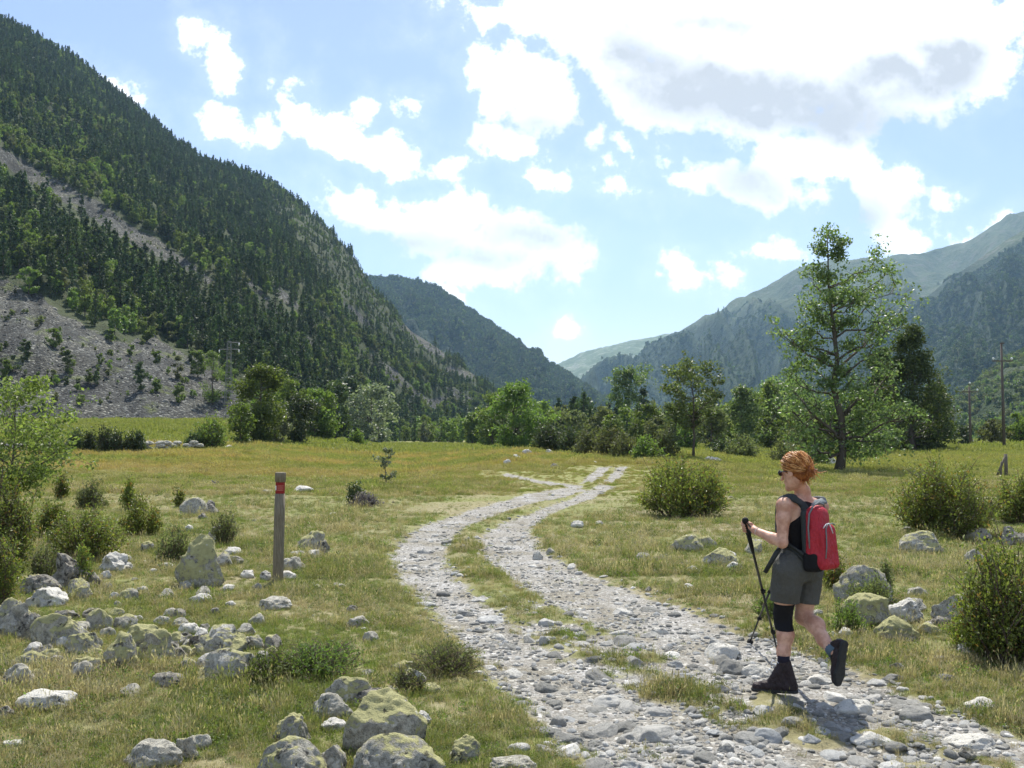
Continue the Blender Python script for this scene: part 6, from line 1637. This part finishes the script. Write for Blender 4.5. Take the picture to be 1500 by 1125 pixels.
    T_.chain([Lh, Lh + Ld * .35, Lh + Ld * .86], [.103, .098, .097], .025); T_.chain([Rh, Rh + Rd * .35, Rh + Rd * .92], [.103, .096, .094], .02)
    zl = Lh[2] - .86 * abs(Ld[2]) + .070
    T_.clip(lambda X, Y, Z: np.maximum((wa[2] - .005 + .02 * ((X - wa[0]) * f[0] + (Y - wa[1]) * f[1]) / .1) * -1 + Z, (J(1160, 884, 6.7)[2] + ((X - hc[0]) * -.10)) - Z))
    so = link('shorts', T_.mesh('shorts', M_SHORT), body)
    # --- knee brace
    K = Field(Lk - .16, Lk + .16, .005); K.chain([Lh, Lh + (Lk - Lh) * .5, Lk + up * .03, Lk - up * .03, lc, Lk + (La - Lk) * .72], [.09, .081, .062, .058, .060, .047], .02)
    zu, zd = J(1147, 884, 6.7)[2], J(1147, 923, 6.7)[2]
    K.clip(lambda X, Y, Z: np.maximum(Z - zu, zd - Z)); link('knee_brace', K.mesh('knee_brace', M_BLACK), body)
    # --- boots and socks
    def boot(A, toe_dir, updir, ld, h):
        toe_dir = toe_dir - updir * (toe_dir @ updir); toe_dir /= np.linalg.norm(toe_dir); sd = np.cross(toe_dir, updir); Rb = np.stack([sd, toe_dir, updir], 1)
        g = Field(A - .24, A + .24, .0055); sole = A - updir * h
        heel = sole - toe_dir * .055 + updir * .032; ball = sole + toe_dir * .125 + updir * .034; toe = sole + toe_dir * .180 + updir * .030
        g.chain([heel, sole + toe_dir * .03 + updir * .034, ball, toe], [.033, .031, .039, .031], .015)
        g.chain([heel + updir * .02, A + updir * .02 - toe_dir * .012], [.034, .037], .02); g.chain([ball + updir * .004 - toe_dir * .03, A + updir * .01 + toe_dir * .012], [.030, .028], .02)
        fl = sole + updir * .018
        g.ell(sole + toe_dir * .010 + updir * .050, (.033, .058, .040), Rb, .02)
        g.cone(A + updir * .005, sole + toe_dir * .025 + updir * .045, .035, .036, .01); g.cone(A, sole + toe_dir * .07 + updir * .045, .032, .032, .01)
        g.chain([A - ld * .02, A + ld * .012], [.037, .040], .015); tp = A + ld * .036
        g.clip(lambda X, Y, Z: np.maximum(((X - fl[0]) * updir[0] + (Y - fl[1]) * updir[1] + (Z - fl[2]) * updir[2]) * -1, (X - tp[0]) * ld[0] + (Y - tp[1]) * ld[1] + (Z - tp[2]) * ld[2]))
        bt = link('boot', g.mesh('boot', M_BOOT), body)
        q = Field(A - .26, A + .26, .0055)
        q.chain([sole - toe_dir * .062 + updir * .01, sole + toe_dir * .02 + updir * .01, sole + toe_dir * .13 + updir * .01, sole + toe_dir * .187 + updir * .016], [.032, .028, .040, .031], .02)
        q.clip(lambda X, Y, Z: np.abs((X - sole[0]) * updir[0] + (Y - sole[1]) * updir[1] + (Z - sole[2]) * updir[2] - .011) - .0125)
        for i in range(9):       # tread lugs cut across the sole
            p = sole + toe_dir * (-.075 + i * .031) - updir * .004
            q.cone(p - sd * .05, p + sd * .05, .0045, .0045, 0, sub=True)
        link('sole', q.mesh('sole', M_SOLE), bt)
        m = MB()
        for i in range(5):
            p = A + toe_dir * (.036 + .018 * i) + updir * (.020 - .017 * i); m.tube([p - sd * .024, p + toe_dir * .006 + updir * .004, p + sd * .024], .0032, 5)
        for s2 in (-1, 1): m.tube([A + toe_dir * .052 + updir * .022, A + toe_dir * .075 + updir * .035 + sd * .022 * s2, A + toe_dir * .085 + updir * .010 + sd * .035 * s2], .0025, 5)
        link('lace', m.mesh('lace', M_PIPE), bt)
        return sd
    up0 = np.array([0, 0, 1.])
    hL = La[2] - zat(La[0], La[1]) - .02
    boot(La, np.array([-.95, .20, 0]), up0, up0, hL)
    sk = MB(); sk.tube([La + up0 * .0, La + up0 * .045, La + up0 * .065], [.040, .0415, .039], 14); link('sock', sk.mesh('sock', M_SOCKD), body)
    ud = -(rd / np.linalg.norm(rd)); ud = ud * .75 + np.array([.25, -.55, .10]) * 0 ; 
    tdir = np.array([-.02, -.10, -1.0]); ur_ = np.array([-.38, .80, .15]); ur_ /= np.linalg.norm(ur_)
    boot(Ra + np.array([.022, -.015, -.012]), tdir, ur_, -rd / np.linalg.norm(rd), .085)
    dl = rd / np.linalg.norm(rd); sk = MB(); sk.tube([Ra - dl * .03, Ra + dl * .01, Ra + dl * .05], [.038, .041, .043], 14); link('sock', sk.mesh('sock', M_SOCK), body)
    # --- hair: cap and many strands swept to a loose knot at the nape
    r = np.random.default_rng(12)
    hh = Field(hd - .16, hd + .16, .005)
    hh.ell(hd + hu * .036 - hf * .022, (.083, .094, .090), RH, .02); hh.ell(hd - hf * .060 - hu * .022, (.066, .046, .060), RH, .03)
    knot = hd - hf * .122 - hu * .022 - hr * .012
    hh.ell(knot, (.034, .034, .044), RH, .008)
    hh.clip(lambda X, Y, Z: .9 * (((X - hd[0]) * hf[0] + (Y - hd[1]) * hf[1] + (Z - hd[2]) * hf[2]) - .052 + .0 * X) - .0 + np.clip(-((X - hd[0]) * hu[0] + (Y - hd[1]) * hu[1] + (Z - hd[2]) * hu[2]) - .01, 0, 1) * 1.0)
    hair = link('hair', hh.mesh('hair', M_HAIR), body)
    ms = [MB(), MB(), MB()]; C0 = hd + hu * .036 - hf * .022
    for i in range(620):
        th = r.uniform(-1.35, 1.35); ph = r.uniform(0, 6.283)
        d0 = np.array([math.sin(ph), math.cos(ph), abs(r.normal()) * .8 + .05]); d0 /= np.linalg.norm(d0)
        if d0[1] > .75 and d0[2] < .5: continue
        p0 = RH @ (d0 * np.array([.084, .095, .091])) * 1.02 + C0
        t = np.linspace(0, 1, 7)[:, None]
        P_ = p0 + (knot - p0) * t; dd = P_ - C0; L_ = (dd @ RH) / np.array([.088, .100, .096]); nn = np.linalg.norm(L_, axis=1)[:, None]
        P2 = C0 + dd / np.maximum(nn, .3) * (1.01 + .10 * r.uniform()); w = sstep(.75, 1, t); P_ = P2 * (1 - w) + P_ * w
        P_ += r.normal(size=(7, 3)) * .0034; P_[0] += 0
        ms[int(r.choice(3, p=(.25, .42, .33)))].tube(P_, np.linspace(.0026, .0017, 7), 4, False)
    for i in range(150):        # loose ends and the knot
        a = knot + r.normal(size=3) * .014; e = a + r.normal(size=3) * .03 + hu * r.uniform(-.03, .025); ms[int(r.integers(0, 3))].tube([a, (a + e) / 2 + r.normal(size=3) * .009, e], [.0026, .0022, .001], 4, False)
    for i in range(60):
        d0 = r.normal(size=3); d0[2] = abs(d0[2]) * .6; d0 /= np.linalg.norm(d0)
        p0 = RH @ (d0 * np.array([.084, .095, .091])) + C0; e = p0 + (RH @ d0) * r.uniform(.008, .022) + r.normal(size=3) * .012; ms[2].tube([p0, (p0 + e) / 2 + r.normal(size=3) * .003, e], [.0013, .0011, .0007], 3, False)
    for i in range(26):         # wisps at the nape
        a = hd - hf * .06 - hu * .06 + hr * r.uniform(-.05, .05); e = a - hu * r.uniform(.02, .05) + r.normal(size=3) * .01; ms[1].tube([a, (a + e) / 2 + r.normal(size=3) * .004, e], [.0022, .0018, .0008], 4, False)
    for q_ in range(3): link('strands', ms[q_].mesh('strands', M_HAIRS[q_]), hair)
    m = MB(); m.box(hd + hr * .058 - hf * .072 + hu * .040, (.012, .010, .026), RH); link('hair_clip', m.mesh('hair_clip', M_LENS), hair)
    # --- sunglasses
    m = MB()
    g = Field(hd - .15, hd + .15, .0035)
    for sg in (-1, 1): g.ell(hd + hf * .090 + hu * .010 + hr * sg * .034, (.029, .007, .021), RH, 0)
    gl = link('sunglasses', g.mesh('sunglasses', M_LENS), body)
    for sg in (-1, 1):
        m = MB(); m.tube([hd + hf * .088 + hu * .014 + hr * sg * .058, hd + hf * .04 + hu * .012 + hr * sg * .074, hd - hf * .005 + hu * .006 + hr * sg * .076], .0035, 5); link('temple', m.mesh('temple', M_LENS), gl)
    m = MB(); m.tube([hd + hf * .094 + hu * .014 - hr * .01, hd + hf * .094 + hu * .014 + hr * .01], .003, 5); link('nose_bridge', m.mesh('nose_bridge', M_LENS), gl)
    m = MB(); wd = (Lw - Le) / np.linalg.norm(Lw - Le); u1 = np.cross(wd, up); u1 /= np.linalg.norm(u1); u2 = np.cross(wd, u1)
    m.tube([Lw - wd * .02 + (u1 * math.cos(a) + u2 * math.sin(a)) * .0275 for a in np.linspace(0, 6.283, 17)], .0018, 5, False); link('bracelet', m.mesh('bracelet', M_PIPE), body)

    # ------------------------------------------------------------ rucksack (a thing of its own)
    bk = -f; c = J(1199, 787, 6.72) ; c = ch + bk * .160 - up * .100 - rt * .040
    tiltup = up * .997 + bk * -.06; tiltup /= np.linalg.norm(tiltup); fb = np.cross(tiltup, rt); fb /= np.linalg.norm(fb); RP = np.stack([rt, fb, tiltup], 1)
    e = bpy.data.objects.new('rucksack', None); COL.objects.link(e); e.location = c - up * .23; tag(e, 'bright red rucksack with a zipped front pocket worn by the hiker', 'rucksack')
    def loc(o): o.location = -np.array(e.location); return o
    g = Field(c - .32, c + .32, .006)
    g.rbox(c, (.105, .064, .206), .062, RP, 0, .15); g.ell(c + tiltup * .158, (.082, .060, .064), RP, .03)
    g.rbox(c - fb * .062 - tiltup * .055, (.088, .042, .150), .04, RP, .014, .12)
    g.smooth(1)
    loc(link('bag', g.mesh('bag', M_RED), e))
    g = Field(c - .32, c + .32, .006); g.rbox(c + fb * .045 - tiltup * .01, (.104, .030, .208), .03, RP, 0, .05); g.smooth(1); loc(link('back_panel', g.mesh('back_panel', M_STRAP), e))
    g = Field(c - .32, c + .32, .006); g.rbox(c - rt * .060 - tiltup * .150 + fb * .008, (.058, .060, .068), .035, RP, 0); loc(link('side_pocket', g.mesh('side_pocket', M_BLACK), e))
    m = MB()   # zip of the pocket: arch over the top and down the left side
    hz = lambda a, z, o=.0: c + rt * a + tiltup * z - fb * o
    zp = [hz(.055, .088, .098), hz(.02, .100, .103), hz(-.03, .094, .100), hz(-.056, .070, .100), hz(-.062, .02, .104), hz(-.070, -.05, .106), hz(-.080, -.125, .100)]
    m.tube(zp, .0042, 6); loc(link('zip', m.mesh('zip', M_GREYSTRAP), e))
    m = MB(); 
    m.tube([hz(-.02, .103, .104), hz(-.06, .098, .106), hz(-.085, .075, .100)], .0035, 5); m.tube([hz(-.025, .102, .106), hz(-.012, .07, .112), hz(.0, .035, .114)], .0035, 5)
    loc(link('zip_pull', m.mesh('zip_pull', M_PIPE), e))
    m = MB(); ar = [hz(-.106, -.06, .0), hz(-.108, .08, .0), hz(-.100, .17, .01), hz(-.06, .222, .02), hz(0, .240, .022), hz(.06, .225, .02), hz(.10, .17, .01), hz(.108, .08, 0)]
    m.tube(ar, .006, 6); loc(link('piping', m.mesh('piping', M_GREYSTRAP), e))
    m = MB()   # small pale emblem strip reading down the pocket edge: a row of short pale stitches
    for i in range(11):
        m.box(hz(.058, .0 - i * .0105, .097), (.0045, .0012, .0032), RP)
    loc(link('emblem', m.mesh('emblem', M_PIPE, False), e))
    def strap(s):
        sh = Ls if s < 0 else Rs
        a = c + tiltup * .185 + rt * s * .045 + fb * .05
        p = [a, a + up * .045 + fb * .03, sh - s * rt * .045 + up * .050 - f * .055, sh - s * rt * .055 + up * .058 , sh - s * rt * .05 + up * .022 + f * .075, ch + s * rt * .10 + f * .125 + up * .01, ch + s * rt * .15 + f * .07 - up * .10, c + rt * s * .105 - tiltup * .10 + fb * .06]
        P_ = np.array(p); t = np.linspace(0, 7, 120); k = t.astype(int).clip(0, 6); u_ = (t - k)[:, None]
        P0 = P_[np.maximum(k - 1, 0)]; P1 = P_[k]; P2 = P_[k + 1]; P3_ = P_[np.minimum(k + 2, 7)]
        C_ = .5 * ((2 * P1) + (P2 - P0) * u_ + (2 * P0 - 5 * P1 + 4 * P2 - P3_) * u_ ** 2 + (3 * P1 - P0 - 3 * P2 + P3_) * u_ ** 3)
        g = Field(np.minimum.reduce(list(C_)) - .05, np.maximum.reduce(list(C_)) + .05, .006)
        tn = np.gradient(C_, axis=0)
        for i in range(120):
            w = .026; ctr = ch + (C_[i] - ch) * np.array([0, 0, 1.]); nrm = C_[i] - (nk - up * .14); tt = tn[i] / np.linalg.norm(tn[i]); nrm -= tt * (nrm @ tt); nrm /= np.linalg.norm(nrm) + 1e-9; sdv = np.cross(tt, nrm)
            g.ell(C_[i], (w, .016, .0095), np.stack([sdv, tt, nrm], 1), .006)
        loc(link('shoulder_strap', g.mesh('shoulder_strap', M_STRAP if s < 0 else M_GREYSTRAP), e))
    strap(-1); strap(1)
    # hip strap end hanging forward at the left hip
    m = MB(); p0 = wa - rt * .135 - up * .02 + f * .02; p1 = J(1136, 812, 6.60); p2 = J(1121, 838, 6.66)
    m.tube([c - rt * .09 - tiltup * .15 + fb * .05, p0 - f * .06, p0], .014, 8); m.tube([J(1145, 798, 6.62), p1, p2], [.015, .017, .016], 8); loc(link('hip_strap', m.mesh('hip_strap', M_STRAP), e))

    # ------------------------------------------------------------ walking poles
    def pole(g, tip, label):
        tip = tip - np.array([0, 0, .015]); d = (tip - g) / np.linalg.norm(tip - g); L0 = np.linalg.norm(tip - g)
        e = bpy.data.objects.new('walking_pole', None); COL.objects.link(e); e.location = tip; tag(e, label, 'walking pole', 'walking poles held by the hiker')
        def lk(n, m, mt, par=e): o = link(n, m.mesh(n, mt), par); o.location = -tip if par is e else (0, 0, 0); return o
        m = MB(); m.tube([g - d * .075, g - d * .066, g - d * .05, g - d * .03, g, g + d * .03, g + d * .06, g + d * .065], [.010, .022, .024, .015, .0165, .015, .019, .012], 12); gr = lk('grip', m, M_GRIP)
        m = MB(); m.tube([g + d * .06, g + d * .16, g + d * .22], [.0165, .015, .010], 10); lk('foam_sleeve', m, M_GRIP)
        m = MB(); m.tube([g + d * .05, g + d * L0 * .42], [.0092, .0092], 10); m.tube([g + d * L0 * .42, g + d * L0 * .72], [.0080, .0080], 10); m.tube([g + d * L0 * .72, g + d * (L0 - .04)], [.0068, .0062], 10); lk('shaft', m, M_SHAFT)
        for q in (.42, .70):
            m = MB(); p = g + d * L0 * q; m.tube([p - d * .02, p - d * .012, p + d * .012, p + d * .02], [.011, .0135, .0135, .010], 10); m.box(p + np.array([.012, 0, 0]), (.008, .006, .012)); lk('lock', m, M_GRIP)
        m = MB(); p = tip - d * .06; m.tube([p - d * .01, p, p + d * .004, p + d * .012], [.008, .026, .027, .008], 14); lk('basket', m, M_GRIP)
        m = MB(); m.tube([tip - d * .05, tip - d * .008, tip + d * .006], [.006, .004, .003], 8); lk('tip', m, M_STEEL)
        m = MB(); a = g - d * .06; w = Lw if g is gL else Rw; m.tube([a, a + (w - a) * .5 - up * .01, w + (w - a) * .08 - up * .028, a + (w - a) * .5 - up * .045, g + d * .01], .0045, 5); lk('wrist_strap', m, M_STRAP)
    pole(gL, tL, 'nearer black walking pole gripped in the hiker\'s left hand')
    pole(gR, tR, 'farther black walking pole planted ahead, crossing behind the nearer one')
hiker()

# ================================================================ trail marker post
def marker_post():
    b = P3(407, 851); k = b.y / FPX; top = W3(411, 692, b.y)
    e = bpy.data.objects.new('marker_post', None); COL.objects.link(e); e.location = b; tag(e, 'round wooden trail marker post with a red and white band near its top', 'marker post')
    ax = top - np.array(b); h = np.linalg.norm(ax); ax /= h; r0 = 7.6 * k
    t = NT('weathered_post'); O = t.obj(); gr = t.noise(t.scalev(O, (9, 9, .7)), 9, 5, .7); fi = t.noise(O, 60, 4, .7)
    sz = t.n('ShaderNodeSeparateXYZ'); t.set(sz.inputs[0], O)
    c = t.ramp(gr, [(.3, (.105, .09, .065)), (.5, (.19, .165, .12)), (.7, (.29, .25, .185))])
    c = t.mix(t.math('MULTIPLY', t.rng(fi, .5, .7), .35), c, (.10, .10, .05))
    c = t.mix(t.math('MULTIPLY', t.rng(sz.outputs[2], .30, .0), .5), c, (.24, .19, .12))
    wood = t.surf(t.bsdf(c, .85, .25, t.bump(gr, .012, .8)))
    hb = h - 31 * k; hc_ = h - 14 * k          # band bottom and top
    P = lambda z: ax * z
    m = MB(); m.tube([P(-.3), P(0), P(h * .3), P(h * .6), P(hb)], [r0 * 1.02, r0 * 1.02, r0, r0 * 1.01, r0 * .98], 24); m.tube([P(hb), P(hb + .001), P(hc_)], [r0 * .98, r0 * .84, r0 * .84], 24, False)
    m.tube([P(hc_), P(hc_ + .002), P(h - .012), P(h - .003), P(h)], [r0 * .84, r0 * 1.03, r0 * 1.04, r0 * 1.0, r0 * .90], 24)
    link('post', m.mesh('post', wood), e)
    red = mat_plain('red_band', (.24, .014, .012), .6, .3, 60, .2, .002); wh = mat_plain('white_paint', (.74, .74, .72), .6)
    m = MB(); m.tube([P(hb + .004), P(hc_ - .002)], [r0 * .88, r0 * .88], 28, False); bd = link('band', m.mesh('band', red), e)
    m = MB(); n = 5; zz = [(hb + hc_) / 2 + .028, (hb + hc_) / 2 - .028]
    rr = r0 * .905; a0, a1 = R(196), R(232); vs = []; 
    for i in range(n + 1):
        a = a0 + (a1 - a0) * i / n
        for z in zz: vs.append(P(z) + np.array([math.cos(a) * rr, math.sin(a) * rr, 0]))
    m.add(vs, [(2 * i, 2 * i + 1, 2 * i + 3, 2 * i + 2) for i in range(n)])
    link('white_mark', m.mesh('white_mark', wh), bd)
    pk = mat_plain('pale_lettering', (.55, .22, .17), .6); m = MB(); rnd = np.random.default_rng(2)
    for row in range(3):
        z = (hb + hc_) / 2 + .030 - row * .024; a = R(250)
        while a < R(322):
            w = R(rnd.uniform(3, 8)); 
            for q in range(2):
                b0, b1 = a + w * q / 2, a + w * (q + 1) / 2
                m.add([P(z) + [math.cos(b0) * rr, math.sin(b0) * rr, 0], P(z - .010) + [math.cos(b0) * rr, math.sin(b0) * rr, 0], P(z - .010) + [math.cos(b1) * rr, math.sin(b1) * rr, 0], P(z) + [math.cos(b1) * rr, math.sin(b1) * rr, 0]], [(0, 1, 2, 3)])
            a += w + R(2.2)
    link('lettering', m.mesh('lettering', pk), bd)
marker_post()
# ================================================================ haze
def make_haze():
    b = MB(); b.box((0, 3300, 620), (7600, 4600, 680))
    m = bpy.data.materials.new('haze_air'); m.use_nodes = True; t = m.node_tree; t.nodes.clear()
    out = t.nodes.new('ShaderNodeOutputMaterial'); pv = t.nodes.new('ShaderNodeVolumePrincipled')
    pv.inputs['Color'].default_value = (.36, .58, .84, 1); pv.inputs['Density'].default_value = HAZE; pv.inputs['Anisotropy'].default_value = .25
    t.links.new(pv.outputs[0], out.inputs['Volume'])
    o = link('haze', b.mesh('haze', m, False)); tag(o, 'pale blue haze filling the valley air', 'haze', kind='stuff')
HAZE = .85e-4
make_haze()
